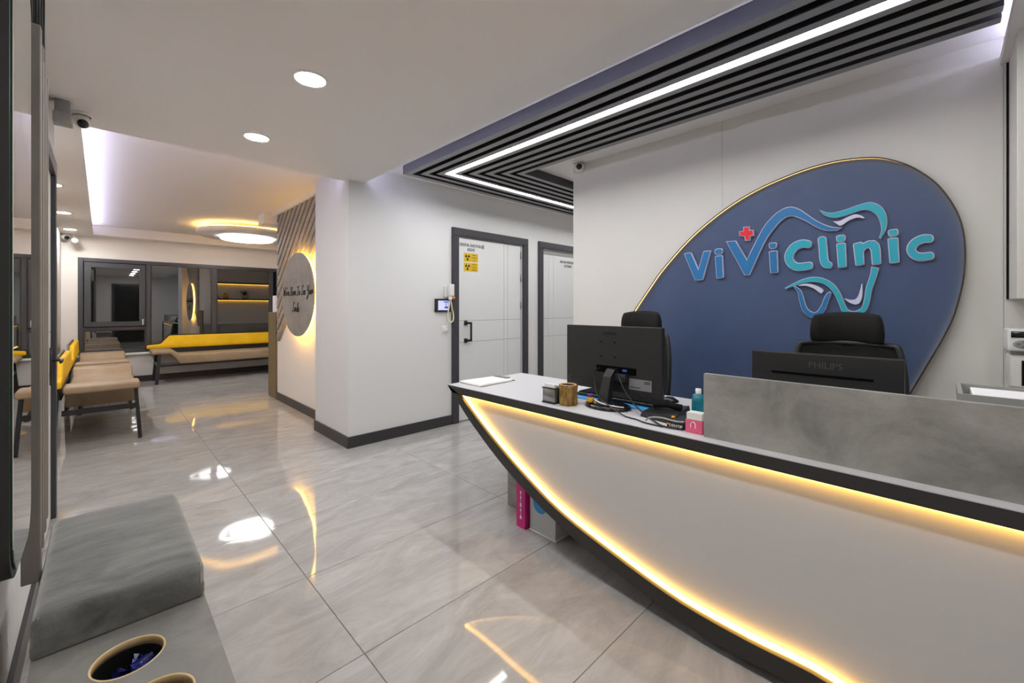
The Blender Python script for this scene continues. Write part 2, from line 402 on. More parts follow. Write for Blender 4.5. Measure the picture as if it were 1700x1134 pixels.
MB().rbox(.49, .505, YB - .06, YB - .035, .96, 1.06, .003, 1).build('handle', 'plastic_white', sash)
for x0, x1, z0, z1 in ((-.125, .455, 1.02, 1.90), (-.21, .535, .55, .885), (.60, 1.465, .55, 1.985), (1.54, 2.43, .55, 1.985)):
    boxo('pane', x0, x1, YB + .012, YB + .03, z0, z1, 'window_glass', win)
for x0, x1, z0, z1 in ((-.21, .535, .55, .885), (.60, 1.465, .55, 1.985), (1.54, 2.43, .55, 1.985)):
    MB().ring([(x0, z0), (x1, z0), (x1, z1), (x0, z1)], [(x0 + .014, z0 + .014), (x1 - .014, z0 + .014), (x1 - .014, z1 - .014), (x0 + .014, z1 - .014)], 'y', YB - .002, YB + .012).build('glazing_bead', 'trim_dark', win)
MB().rbox(wx0 - .03, wx1, YB - .05, YB - .013, .462, .498, .006, 2).build('sill', 'plastic_white', win)

# doors ------------------------------------------------------------------
def casing(par, x0, x1, zt, w_=.085):       # dark casing on the door wall, x0..x1 outer edges
    y0, y1 = YW - .028, YW + .06
    for n_, q in (('jamb', (x0, x0 + w_, 0, zt - w_)), ('jamb', (x1 - w_, x1, 0, zt - w_)), ('head', (x0, x1, zt - w_, zt))):
        MB().rbox(q[0], q[1], y0, y1, q[2], q[3], .004, 1, smooth=False).build(n_, 'frame_dark', par)
def leaf(par, x0, x1, z1, vx, hz, y0=YW + .004):
    lf = boxo('leaf', x0, x1, y0 + .006, y0 + .04, .01, z1, 'groove', par)
    xs = [x0] + [v for v in vx] + [x1]; zs = [.01] + list(hz) + [z1]; g = .002
    for i in range(len(xs) - 1):
        for j in range(len(zs) - 1):
            MB().box(xs[i] + (g if i else 0), xs[i + 1] - (g if i < len(xs) - 2 else 0), y0, y0 + .006, zs[j] + (g if j else 0), zs[j + 1] - (g if j < len(zs) - 2 else 0)).build('panel', 'door_white', lf)
    return lf
dr = thing('door_1', ((d1x0 + d1x1) / 2, YW, 0), kind='structure')
casing(dr, 2.69, 3.865, 2.118); lf = leaf(dr, d1x0 + .012, d1x1 - .012, 2.02, (3.468, 3.529), (.872, 1.108))
hd = MB(); hy = YW - .05
hd.rbox(2.862, 2.900, YW - .012, YW + .004, 1.058, 1.108, .003, 1).rbox(2.862, 2.900, YW - .012, YW + .004, .862, .912, .003, 1)
hd.rbox(2.893, 2.925, hy, YW - .01, 1.07, 1.092, .003, 1).rbox(2.893, 2.925, hy, YW - .01, .878, .900, .003, 1).rbox(2.908, 2.925, hy - .016, hy + .004, .878, 1.092, .004, 2)
hd.build('handle', 'black_plastic', dr)
for z in (1.02, .95, .905): boxo('strike_plate', 2.772, 2.782, YW + .001, YW + .012, z - .02, z + .02, 'black_plastic', dr)
for z in (1.90, 1.62, 1.28): MB().lathe([(.008, 0), (.008, .09)], (d1x1 - .012, YW - .002, z - .045), 10, cap=True).build('hinge', 'metal_grey', dr)
text_obj('lettering', 'DENTAL RADYOLOJİ', .048, 'ink', dr, (2.978, YW + .002, 1.945), xs=.78)
text_obj('lettering', 'BİRİMİ', .042, 'ink_soft', dr, (2.962, YW + .002, 1.895), xs=.78)
dr2 = thing('door_2', ((d2x0 + d2x1) / 2, YW, 0), kind='structure')
casing(dr2, 4.07, 5.165, 2.118); leaf(dr2, d2x0 + .012, d2x1 - .012, 1.96, (4.29, 4.39), (.872, 1.108))
boxo('transom_panel', d2x0 + .012, d2x1 - .012, YW + .010, YW + .03, 1.965, 2.03, 'plastic_grey', dr2)
text_obj('lettering', 'BAYAN PERSONEL', .05, 'ink_soft', dr2, (4.70, YW + .002, 1.885), xs=.82)
text_obj('lettering', 'GİYİNME', .05, 'ink_soft', dr2, (4.70, YW + .002, 1.83), xs=.82)
MB().rbox(4.98, 5.0, YW - .05, YW - .03, .88, 1.09, .004, 2).rbox(4.98, 5.0, YW - .04, YW + .004, .885, .905, .003, 1).rbox(4.98, 5.0, YW - .04, YW + .004, 1.065, 1.085, .003, 1).build('handle', 'black_plastic', dr2)
# left-hand door seen edge-on
d3 = thing('door_3', (XL, 3.26, 0), kind='structure')
for q in ((2.74, 2.82, 0, 2.035), (3.68, 3.755, 0, 2.035), (2.74, 3.755, 2.035, 2.118)):
    MB().rbox(XL - .06, XL + .016, q[0], q[1], q[2], q[3], .003, 1, smooth=False).build('casing', 'frame_dark', d3)
l3 = boxo('leaf', XL - .06, XL - .012, 2.825, 3.675, .01, 2.03, 'groove', d3)
for z0, z1 in ((.01, .868), (.872, 1.106), (1.110, 2.03)): boxo('panel', XL - .012, XL - .006, 2.825, 3.675, z0, z1, 'door_white', l3)
hnd = MB().rbox(XL - .006, XL + .004, 3.60, 3.64, .80, 1.02, .003, 1)
hnd.rbox(XL, XL + .05, 3.615, 3.63, .935, .95, .003, 1).rbox(XL + .036, XL + .05, 3.50, 3.63, .933, .952, .004, 1); hnd.build('handle', 'black_plastic', d3)
# entrance door behind the camera, mirrored in the windows
d4 = thing('door_4', (.72, YBACK, 0), kind='structure')
for q in ((.25, .33, 0, 2.05), (1.12, 1.20, 0, 2.05), (.25, 1.2, 2.05, 2.12)): boxo('casing', q[0], q[1], YBACK - .08, YBACK + .02, q[2], q[3], 'frame_dark', d4)
boxo('leaf', .33, 1.12, YBACK - .06, YBACK - .02, .01, 2.05, 'black_gloss', d4)

# =================================================================== CEILING LAMPS
def downlight(x, y, r, label, m='lamp_down'):
    t = thing('downlight', (x, y, ZC), label, 'ceiling light', 'recessed downlights')
    MB().lathe([(r, -.001), (r + .004, -.006), (r + .016, -.005), (r + .018, 0)], (x, y, ZC), 40).build('trim_ring', 'plastic_white', t)
    MB().lathe([(.0005, -.004), (r + .001, -.004), (r + .001, -.0005), (.0005, -.0005)], (x, y, ZC), 40).build('diffuser', m, t)
downlight(.743, 2.20, .066, 'round recessed downlight in the lowered ceiling, the larger one nearer the desk')
downlight(.74, 3.20, .066, 'round recessed downlight in the lowered ceiling, the smaller one nearer the waiting area')
downlight(.74, 1.20, .066, 'unseen downlight added for room light in the lowered ceiling above the shoe bench')  # this and the next two: out of view, added to light the room
downlight(.74, .20, .066, 'unseen downlight added for room light in the lowered ceiling above the camera')
downlight(.74, -.80, .066, 'unseen downlight added for room light in the lowered ceiling before the entrance door')
for y, s_ in ((4.22, 'small one nearest the lowered ceiling'), (5.74, 'first bright one beyond the left door'), (7.35, 'second bright one beyond the left door'), (8.85, 'farthest one just before the window wall')):
    downlight(-.33, y, .06, 'recessed downlight in the left soffit, ' + s_, 'lamp_down_soft')

# slatted dark ceiling, L-shaped
zl = 2.454; lx, ly = 1.944, 3.40; xend = XE - .02; yend = -.17
lv = thing('slatted_ceiling', (lx, ly, zl), 'dark slatted ceiling raft bent in an L with a white light line', 'ceiling raft')
def elbow(d0, d1, z0, z1, mi=0):
    p = [(lx + d0, yend), (lx + d1, yend), (lx + d1, ly - d1), (xend, ly - d1), (xend, ly - d0), (lx + d0, ly - d0)]
    return MB().prism(p, 'z', z0, z1, mi)
for d0, d1 in ((0, .058), (.11, .163), (.212, .262), (.324, .368), (.418, .472), (.521, .575), (.624, .675), (.722, .774)):
    e = elbow(d0, d1, zl, ZU - .006)
    for i, f in enumerate(e.f):
        e.m[i] = 0 if i == 0 or i == 1 else 1
    e.build('slat', ['louvre_grey', 'louvre_side' if d0 == 0 or d0 > .7 else 'louvre_gap_shade'], lv)  # inner sides near black: shade of the gaps put into the colour
elbow(.004, .77, ZU - .005, ZU - .001).build('backing_board', 'void_black', lv)
elbow(.2625, .3235, zl + .012, zl + .02).build('light_line', 'lamp_line', lv)

# round floating ceiling disc and ring lamp in the waiting area
pc = (1.70, 7.90)
pl = thing('ceiling_disc', (pc[0], pc[1], ZC), 'round white floating ceiling disc with amber light above it', 'ceiling disc')
MB().lathe([(.001, 0), (.66, 0), (.68, .012), (.68, .07), (.66, .075), (.001, .075)], (pc[0], pc[1], ZC), 56).build('disc', 'paint_warm', pl)
MB().lathe([(.60, .076), (.63, .076), (.63, .09), (.60, .09), (.60, .076)], (pc[0], pc[1], ZC), 56).build('light_strip', 'lamp_plat', pl)
MB().lathe([(.08, .075), (.08, ZU - ZC)], (pc[0], pc[1], ZC), 20).build('stem', 'paint_warm', pl)
rl = thing('ceiling_lamp', (1.72, 7.93, 2.33), 'white glowing ring lamp of two tiers under the round ceiling disc', 'ceiling lamp')
MB().lathe([(.001, 2.345), (.27, 2.345), (.285, 2.35), (.285, 2.372), (.001, 2.372)], (1.76, 7.95, 0), 48).build('shade', 'lamp_ring', rl)
MB().lathe([(.345, 2.355), (.36, 2.35), (.372, 2.36), (.36, 2.372), (.345, 2.365), (.345, 2.355)], (1.70, 7.92, 0), 56).build('ring', 'lamp_ring', rl)
MB().lathe([(.10, 2.372), (.10, 2.39)], (1.74, 7.93, 0), 24).build('canopy', 'plastic_white', rl)

# =================================================================== SLAT WALL, ROUND SIGN
ang = .836; yl = 6.25
ZT = 2.490
ws = thing('slat_cladding', (XS, yl, .8), 'diagonal grey-brown timber slats fixed to the wall behind the round sign', 'wall cladding')
for k in range(12):
    z0 = .80 + .145 * k; h = .092
    yt = yl - (ZT - z0) / ang; ytop = max(yt, 4.505); p = []
    y_hi = yl - (ZT - (z0 + h)) / ang
    if yt <= 4.505:
        za = z0 + (yl - 4.505) * ang; p = [(yl, z0), (yl, z0 + h), (max(y_hi, 4.505), min(ZT, za + h)), (4.505, min(za + h, ZT)), (4.505, za)]
        if za + h <= ZT: p = [(yl, z0), (yl, z0 + h), (4.505, za + h), (4.505, za)]
    else: p = [(yl, z0), (yl, min(z0 + h, ZT)), (y_hi, ZT), (yt, ZT)]
    if z0 + h > ZT: p = [(yl, z0), (yl, ZT), (yt, ZT)]
    MB().prism(p, 'x', XS - .036, XS - .001).build('slat', 'slat_wood', ws)
sgc = (5.30, 1.405); sy_, sz_ = .555, .49
sg = thing('round_sign', (XS - .07, sgc[0], sgc[1] - sz_), 'round concrete-look wall sign with script lettering and amber halo light', 'wall sign')
def ell(a, b_, n_=64): return [(sgc[0] + a * math.cos(2 * PI * i / n_), sgc[1] + b_ * math.sin(2 * PI * i / n_)) for i in range(n_)]
MB().prism(ell(sy_, sz_), 'x', XS - .082, XS - .066).build('disc', 'concrete_light', sg)
MB().ring(ell(sy_ - .016, sz_ - .016), ell(sy_ - .03, sz_ - .03), 'x', XS - .066, XS - .0375).build('halo_strip', 'lamp_sign', sg)
# script lettering drawn as pen strokes (x right, y up, unit = x height)
SC = {
 'W': (2.3, [[(0, 1.8), (.1, 2.1), (.35, 1.2), (.5, 0), (1.0, 1.4), (1.2, .1), (1.6, 1.2), (1.9, 2.1), (2.1, 1.95)]]),
 'e': (.9, [[(0, .35), (.45, .6), (.5, .95), (.25, 1.0), (.08, .6), (.2, .08), (.5, .05), (.9, .4)]]),
 "'": (.4, [[(.15, 2.0), (.1, 1.6)]]),
 'r': (.9, [[(0, .2), (.25, .8), (.3, 1.1), (.35, .95), (.65, .9), (.6, .3), (.9, .3)]]),
 'H': (2.0, [[(.1, 1.7), (.4, 2.1), (.45, 1.2), (.2, 0), (0, .2)], [(1.5, 2.1), (1.2, 1.2), (1.1, .1), (1.5, .1), (1.9, .4)], [(.1, .9), (.7, 1.1), (1.3, 1.05)]]),
 'T': (1.6, [[(0, 1.8), (.3, 2.1), (.9, 1.95), (1.6, 2.15)], [(.95, 2.0), (.75, 1.0), (.6, .1), (.2, -.1), (0, .3)]]),
 'o': (.9, [[(.4, 1.0), (.1, .7), (.15, .1), (.5, .1), (.65, .6), (.4, 1.0), (.9, .8)]]),
 'S': (1.6, [[(1.3, 1.8), (1.0, 2.2), (.6, 1.8), (.7, 1.2), (1.0, .6), (.7, 0), (.2, .1), (0, .5)]]),
 'Y': (1.8, [[(0, 1.7), (.2, 2.1), (.35, 1.2), (.7, .8), (1.1, 1.3), (1.4, 2.2)], [(1.4, 2.2), (1.2, .8), (1.0, -.4), (.6, -1.0), (.3, -.7), (.8, -.1), (1.5, .4)]]),
 'u': (1.0, [[(0, .8), (.1, 1.0), (.12, .2), (.4, .05), (.65, .5), (.68, 1.0), (.7, .2), (1.0, .3)]]),
 'm': (1.5, [[(0, .1), (.1, 1.0), (.15, .3), (.4, 1.0), (.5, .2), (.55, .4), (.85, 1.0), (.95, .2), (1.2, .1), (1.5, .35)]]),
 'i': (.5, [[(0, .3), (.18, 1.0), (.2, .15), (.5, .3)], [(.25, 1.45), (.27, 1.55)]]),
 'l': (.6, [[(0, .3), (.4, 1.6), (.3, 2.1), (.15, 1.3), (.2, .1), (.6, .3)]]), ' ': (.8, [])}
def script(body, cy, cz, s_):
    tot = sum(SC[c][0] for c in body); x = -tot / 2
    for c in body:
        wd, st = SC[c]; mb = MB()
        for q in st:
            pts = smooth_pts([(a, b_) for a, b_ in q], 4)
            mb.tube([(XS - .0845, cy - (x + a + .25 * (b_ - 1)) * s_, cz + b_ * s_ * 1.15) for a, b_ in pts], .0033, 5)
        if st: mb.build('letter', 'ink', sg)
        x += wd
script("We're Here To See Your", 5.27, 1.395, .044); script('Smile', 5.32, 1.20, .047)

# bar counter behind the sign wall, shelves that show as reflections
bc = thing('bar_counter', (2.7, 6.54, 0), 'olive-brown laminate counter end beyond the sign wall', 'counter')
boxo('end_panel', 1.705, 1.735, 6.37, 6.735, 0, 1.19, 'laminate_brown', bc)
boxo('front_panel', 1.735, 3.3, 6.70, 6.73, 0, .86, 'concrete_light', bc); boxo('worktop', 1.735, 3.3, 6.37, 6.735, .86, .89, 'desk_top', bc)
boxo('price_card', 1.74, 1.76, 6.52, 6.66, .891, 1.42, 'paper', None, label='pale card standing upright on the counter end beside the slats', cat='card')
for z, s_ in ((1.88, 'upper'), (1.45, 'lower')):
    sh = thing('wall_shelf', (2.75, 5.95, z), s_ + ' dark kitchen shelf with amber light, mirrored in the windows', 'shelf', 'kitchen shelves')
    boxo('board', 1.95, 3.7, 5.80, 6.05, z, z + .035, 'metal_dark', sh); boxo('light_strip', 2.0, 3.65, 5.83, 5.85, z - .012, z - .001, 'lamp_shelf', sh)
for i, x in enumerate((2.1, 2.32)):
    MB().lathe([(.001, 1.487), (.05, 1.487), (.055, 1.56), (.04, 1.62), (.042, 1.64), (.001, 1.64)], (x, 5.93, 0), 16).build('jar', 'jar_yellow' if i else 'clip_brown', None, label=('amber' if i else 'brown') + ' jar on the lower kitchen shelf, mirrored in the windows', cat='jar')
def pot_plant(x, z, lab):
    t = thing('potted_plant', (x, 5.93, z), lab, 'plant')
    MB().lathe([(.001, 0), (.05, 0), (.065, .1), (.05, .1), (.045, .08)], (x, 5.93, z), 16).build('pot', 'plastic_grey', t)
    mb = MB()
    for k in range(26):
        a = random.random() * 6.28; e = random.uniform(.25, 1.3); L = random.uniform(.1, .2); c = Vector((x, 5.93, z + .09)); d = Vector((math.cos(a) * math.cos(e), math.sin(a) * math.cos(e), math.sin(e))); sd = Vector((-math.sin(a), math.cos(a), 0)) * .014
        p1 = c + d * L * .5 + Vector((0, 0, .02)); p2 = c + d * L
        mb.add([c, p1 + sd, p2, p1 - sd], [(0, 1, 2, 3)])
    mb.build('foliage', 'plant_green', t, kind='stuff')
pot_plant(2.75, 1.485, 'small green plant in the middle of the lower shelf, mirrored in the windows'); pot_plant(3.4, 1.485, 'small green plant at the end of the lower shelf, mirrored in the windows')

# =================================================================== WAITING BENCHES
def make_bench(label, BL=1.87):
    t = thing('waiting_bench', (0, 0, 0), label, 'bench', 'waiting benches')
    top = [(0, .553), (.27, .553), (.37, .468), (BL - .37, .468), (BL - .27, .553), (BL, .553)]
    bot = [(BL, .485), (BL - .24, .485), (BL - .37, .31), (.37, .31), (.24, .485), (0, .485)]
    bm = bmesh.new(); P = [Vector((x, 0, z)) for x, z in top + bot]; Q = [p + Vector((0, .51, 0)) for p in P]
    a = [bm.verts.new(p) for p in P]; b_ = [bm.verts.new(p) for p in Q]; n_ = len(a)
    bm.faces.new(a[::-1]); bm.faces.new(b_)
    for i in range(n_): bm.faces.new((a[i], a[(i + 1) % n_], b_[(i + 1) % n_], b_[i]))
    bmesh.ops.recalc_face_normals(bm, faces=bm.faces[:])
    bmesh.ops.bevel(bm, geom=[e for e in bm.edges], offset=.022, segments=3, affect='EDGES', profile=.5)
    MB().bm(bm, 0, True).build('seat_cushion', 'leather_beige', t)
    bk = [(-.03, .545), (-.03, .61), (.15, .625), (.27, .765), (BL - .27, .765), (BL - .15, .625), (BL + .03, .61), (BL + .03, .545)]
    bm = bmesh.new(); a = [bm.verts.new((x, .515, z)) for x, z in bk]; b_ = [bm.verts.new((x, .565, z)) for x, z in bk]; n_ = len(a)
    bm.faces.new(a[::-1]); bm.faces.new(b_)
    for i in range(n_): bm.faces.new((a[i], a[(i + 1) % n_], b_[(i + 1) % n_], b_[i]))
    bmesh.ops.recalc_face_normals(bm, faces=bm.faces[:])
    bmesh.ops.bevel(bm, geom=[e for e in bm.edges], offset=.016, segments=2, affect='EDGES', profile=.5)
    MB().bm(bm, 0, True).build('backrest', 'fabric_yellow', t)
    bs = [(x, z + .012) for x, z in bk[1:-1]]
    MB().prism([(bs[0][0], .55)] + bs + [(bs[-1][0], .55)], 'y', .567, .582).build('back_shell', 'metal_dark', t)
    MB().box(.30, BL - .30, .53, .56, .40, .56).build('back_rail', 'metal_dark', t)
    for x in (.09, BL - .09):
        s_ = 1 if x < 1 else -1
        for y, dy in ((.03, -.03), (.55, .015)):
            MB().bar((x - .03 * s_, y + dy, 0), (x + .01 * s_, y, .486), .045, .028, side=(0, 1, 0)).build('leg', 'metal_dark', t)
        MB().box(x - .02, x + .02, .03, .52, .29, .335).build('cross_bar', 'metal_dark', t)
    mb = MB()
    for y in (.06, .41): mb.box(.09, BL - .09, y - .015, y + .015, .278, .305)
    mb.build('side_rail', 'metal_dark', t)
    mb = MB()
    for k in range(int((BL - .18) / .0385)): mb.box(.10 + k * .0385, .103 + k * .0385, .06, .41, .306, .309)
    for k in range(9): mb.box(.1, BL - .1, .07 + k * .041, .073 + k * .041, .302, .306)
    mb.build('wire_shelf', 'metal_grey', t, kind='stuff')
    return t
b0 = make_bench('beige bench with yellow backrest standing under the windows', 2.45)
b0.location = (.575, 8.90, 0)
for y, s_ in ((5.35, 'beige bench on the left wall, the nearer one with a wire shelf'), (7.50, 'beige bench on the left wall, the farther one next to the windows')):
    b1 = make_bench(s_) if y < 6 else copy_tree(b1); b1.location = (.265, y, 0); b1.rotation_euler.z = PI / 2; b1['label'] = s_
# =================================================================== SHOE BENCH, SLATS AND MIRROR ON THE LEFT
bt = .45; sb = thing('shoe_bench', (.05, 1.2, 0), 'low concrete-look bench top with round holes and a wooden inner edge', 'bench')
bx0, bx1, by0, by1 = -.115, .205, .55, 2.06
holes = [(.044, 1.305, .066), (.078, 1.120, .066)]
bm = bmesh.new()
rim = [(bx0, by0), (bx1, by0), (bx1, by1), (bx0, by1)]
def loop(pts, z): return [bm.verts.new((x, y, z)) for x, y in pts]
edges = []
def addloop(pts):
    v = loop(pts, bt); e = [bm.edges.new((v[i], v[(i + 1) % len(v)])) for i in range(len(v))]; edges.extend(e)
addloop(rim)
for hx, hyy, hr in holes: addloop([(hx + hr * math.cos(2 * PI * i / 40), hyy + hr * math.sin(2 * PI * i / 40)) for i in range(40)])
bmesh.ops.triangle_fill(bm, use_beauty=True, use_dissolve=False, edges=edges)
bad = [f for f in bm.faces if any(math.hypot(f.calc_center_median().x - a, f.calc_center_median().y - b_) < r * .97 for a, b_, r in holes)]
bmesh.ops.delete(bm, geom=bad, context='FACES')
top = MB().bm(bm)
top.add([(bx0, by0, .41), (bx1, by0, .41), (bx1, by1, .41), (bx0, by1, .41), (bx0, by0, bt), (bx1, by0, bt), (bx1, by1, bt), (bx0, by1, bt)], [(0, 1, 5, 4), (1, 2, 6, 5), (2, 3, 7, 6), (3, 0, 4, 7)])
top.build('bench_top', 'concrete_bench', sb)
for hx, hyy, hr in holes:
    MB().lathe([(hr, bt - .0002), (hr - .003, bt + .0006), (hr - .004, bt - .002), (hr - .004, bt - .020), (hr, bt - .020)], (hx, hyy, 0), 40).build('hole_edge', 'wood_raw', sb)
body = MB().box(bx0, bx1, by0, by0 + .018, 0, .41).box(bx0, bx1, by1 - .018, by1, 0, .41).box(bx0, bx0 + .018, by0 + .018, by1 - .018, 0, .41).box(bx1 - .018, bx1, by0 + .018, by1 - .018, 0, .41).box(bx0 + .018, bx1 - .018, by0 + .018, by1 - .018, .04, .058)
body.build('carcass', 'concrete_bench', sb)
for i, (hx, hyy, hr) in enumerate(holes):
    bn = thing('waste_bin', (hx, hyy, .06), ('black bin liner with blue shoe covers under the round hole beside the cushion', 'black bin liner under the second bench hole at the lower picture edge')[i], 'bin')
    MB().lathe([(hr - .0045, .431), (hr - .005, .40), (hr - .012, .08), (.001, .075)], (hx, hyy, 0), 28).build('liner', 'black_matte', bn)
    mb = MB()
    for k in range(70):
        a = random.random() * 6.28; rr = (hr - .014) * math.sqrt(random.random()); c = Vector((hx + rr * math.cos(a), hyy + rr * math.sin(a), .385 + random.random() * .022 + .02 * math.cos(a) * (rr / hr)))
        q = [c + Vector((random.uniform(-.02, .02), random.uniform(-.02, .02), random.uniform(-.014, .014))) for _ in range(5)]
        q = [Vector((hx, hyy, p.z)) + (Vector((p.x - hx, p.y - hyy, 0)) * min(1, (hr - .014) / max(1e-4, math.hypot(p.x - hx, p.y - hyy)))) for p in q]
        mb.add(q, [(0, 1, 2), (0, 2, 3), (0, 3, 4), (1, 2, 4)])
    mb.build('shoe_covers', 'blue_film', bn, kind='stuff')
# velvet cushion
cu = MB(); bm = bmesh.new(); bmesh.ops.create_cube(bm, size=2)
cx0, cx1, cy0, cy1 = -.118, .206, 1.432, 2.075
bmesh.ops.subdivide_edges(bm, edges=bm.edges[:], cuts=19, use_grid_fill=True)
hx_, hy_, hz_ = (cx1 - cx0) / 2, (cy1 - cy0) / 2, .046
def warp(t, h, r_):                      # push rows of vertices into the rounded margin
    a = abs(t); k = .55; d = (h - r_) * a / k if a < k else (h - r_) + r_ * (a - k) / (1 - k)
    return d * (1 if t >= 0 else -1)
for v in bm.verts:
    r_ = .024 if v.co.z > -.2 else .010
    u, q, w_ = v.co
    p = Vector((warp(u, hx_, .024), warp(q, hy_, .024), warp(w_, hz_, r_)))
    c = Vector((max(-hx_ + r_, min(hx_ - r_, p.x)), max(-hy_ + r_, min(hy_ - r_, p.y)), max(-hz_ + r_, min(hz_ - r_, p.z))))
    e = p - c
    if e.length > 1e-6: p = c + e.normalized() * r_
    un, qn = p.x / hx_, p.y / hy_
    if p.z > 0: p.z += (p.z / hz_) * (.012 * (1 - abs(un) ** 3) * (1 - abs(qn) ** 4) + .0022 * math.sin(9 * qn + 4 * un) * (1 - un * un))
    v.co = Vector(((cx0 + cx1) / 2, (cy0 + cy1) / 2, bt + hz_ + .0005)) + p
cu.bm(bm, 0, True); seat = thing('seat_cushion', ((cx0 + cx1) / 2, (cy0 + cy1) / 2, bt), 'square grey velvet cushion lying on the shoe bench', 'cushion')
cu.build('cover', 'velvet', seat)
for x, y in ((cx0 + .012, cy0 + .004), (cx1 - .012, cy0 + .004)):
    MB().tube([(x, y + .012, bt + .09), (x, y + .003, bt + .07), (x, y, bt + .04), (x, y + .002, bt + .01)], .004, 6).build('corner_seam', 'velvet', seat)
# vertical slats hung on black rods
for k, s_ in enumerate(('nearest the mirror', 'second from the mirror', 'third from the mirror', 'nearest the left door')):
    y = 1.715 + .124 * k; x1 = -.119 - .0035 * k; x0 = x1 - .036
    t = thing('hanging_slat', (x0 + .018, y, .505), 'tall grey timber slat on black rods, ' + s_, 'slat', 'hanging slats by the shoe bench')
    MB().rbox(x0, x1, y, y + .035, .545 if k else .505, 2.02, .002, 1, smooth=False).build('slat', 'slat_grey', t)
    for dx in (.010, .026): MB().tube([(x0 + dx, y + .018, 2.02), (x0 + dx, y + .018, ZC)], .0032, 8).build('rod', 'black_plastic', t)
# mirror
mr = thing('wall_mirror', (XL, 1.45, .70), 'tall rounded mirror in a deep black frame at the left picture edge', 'mirror')
def rrect(y0, y1, z0, z1, r, n_=8):
    out = []
    for cy, cz, a0 in ((y1 - r, z0 + r, -90), (y1 - r, z1 - r, 0), (y0 + r, z1 - r, 90), (y0 + r, z0 + r, 180)):
        for i in range(n_ + 1):
            a = math.radians(a0 + 90 * i / n_); out.append((cy + r * math.cos(a), cz + r * math.sin(a)))
    return out
o1 = rrect(1.285, 1.60, .685, 2.05, .09); i1 = rrect(1.297, 1.592, .70, 2.038, .08)
MB().prism(o1, 'x', XL, -.1305).build('frame', 'black_plastic', mr)
MB().prism(i1, 'x', -.1305, -.1275).build('glass_body', 'glass_edge', mr)
MB().prism(rrect(1.298, 1.591, .701, 2.037, .08), 'x', -.1275, -.1265).build('mirror_glass', 'mirror', mr)

# =================================================================== RECEPTION DESK
DX, DZ = 1.585, .76; DEND = -.95
outer_px = [(743, 638), (760.5, 667.8), (780, 699), (824.7, 760), (880, 824), (949, 891), (1000, 933), (1070.6, 987), (1164.7, 1055), (1230, 1093), (1308, 1133)]
inner_px = [(763, 655.8), (790, 694), (826, 740), (871.4, 792.4), (927, 849.5), (1000, 908), (1117.6, 994), (1235, 1062), (1374, 1134)]
oc = [on_x(*p, DX) for p in outer_px]; ic = [on_x(*p, DX) for p in inner_px]
oc[0] = (2.216, DZ - .004)
oc = [p for p in oc if p[1] > .012]; oc += [(oc[-1][0] - .18, .006), (.2, .002), (DEND, .002)]
ic = [(p[0], p[1]) for p in ic if p[1] > .05]
ic += [(ic[-1][0] - .16, .047), (.2, .045), (DEND + .05, .045)]
ZB = DZ - .048
ic[0] = (ic[0][0], ZB)
def resample(P, n_):
    P = smooth_pts(P, 8); L = [0]
    for i in range(1, len(P)): L.append(L[-1] + math.hypot(P[i][0] - P[i - 1][0], P[i][1] - P[i - 1][1]))
    out = []; j = 0
    for k in range(n_):
        d = L[-1] * k / (n_ - 1)
        while j < len(L) - 2 and L[j + 1] < d: j += 1
        t = (d - L[j]) / max(1e-9, L[j + 1] - L[j]); out.append((P[j][0] + (P[j + 1][0] - P[j][0]) * t, P[j][1] + (P[j + 1][1] - P[j][1]) * t))
    return out
NO = 60; oc = resample(oc, NO); ic = resample(ic, NO)
ic = [(y, max(z, .045)) for y, z in ic]; oc = [(y, max(z, .002)) for y, z in oc]
desk = thing('reception_desk', (1.9, .6, 0), 'white boat-shaped reception desk edged in black with an amber light line', 'desk')
FD = .050     # depth of the frame in front of the light panel
# frame: curved keel and straight top rail
MB().ring(oc, ic, 'x', DX, DX + FD, closed=False).build('keel_band', 'desk_edge', desk)
MB().prism([(2.216, DZ - .004), (DEND, DZ - .004), (DEND, ZB), ic[0], (oc[1][0], oc[1][1])], 'x', DX, DX + FD).build('top_band', 'desk_edge', desk)
boxo('end_band', DX, DX + FD, DEND, DEND + .05, .045, ZB, 'desk_edge', desk)
MB().prism([(p[0] + .002, p[1] - .002) for p in ic] + [(DEND + .02, ZB + .003)], 'x', DX + FD - .012, DX + FD).build('front_panel', 'desk_panel', desk)
# light strips: one on the keel, one under the top rail
s_in = inset(ic + [(DEND + .05, ZB)], .009)[:NO]
s_in[0] = (s_in[0][0] - .012, ZB - .012)
MB().ring([(p[0], p[1]) for p in inset(ic + [(DEND + .05, ZB)], .0015)[:NO]], s_in, 'x', DX + .017, DX + FD - .013, closed=False).build('light_strip', 'lamp_desk', desk)
boxo('light_strip', DX + .016, DX + FD - .013, DEND + .06, ic[0][0] - .03, ZB - .008, ZB - .001, 'lamp_desk', desk)
tp = MB().add([(DX + .0005, 2.2155, DZ - .0035), (2.262, 2.2155, DZ - .0035), (2.262, DEND, DZ - .0035), (DX + .0005, DEND, DZ - .0035), (DX + .0005, 2.2155, DZ), (2.262, 2.2155, DZ), (2.262, DEND, DZ), (DX + .0005, DEND, DZ)], [(0, 1, 2, 3), (7, 6, 5, 4), (0, 4, 5, 1), (1, 5, 6, 2), (2, 6, 7, 3), (3, 7, 4, 0)], 0)
tp.build('worktop', 'desk_top', desk)
boxo('worktop_core', DX + FD, 2.262, DEND, 2.16, ZB, DZ - .0036, 'desk_edge', desk)
boxo('pedestal', 1.845, 1.95, DEND + .02, 1.93, 0, ZB, 'concrete', desk)
boxo('screen_panel', 1.637, 1.661, DEND, .635, DZ, 1.0, 'concrete', desk)

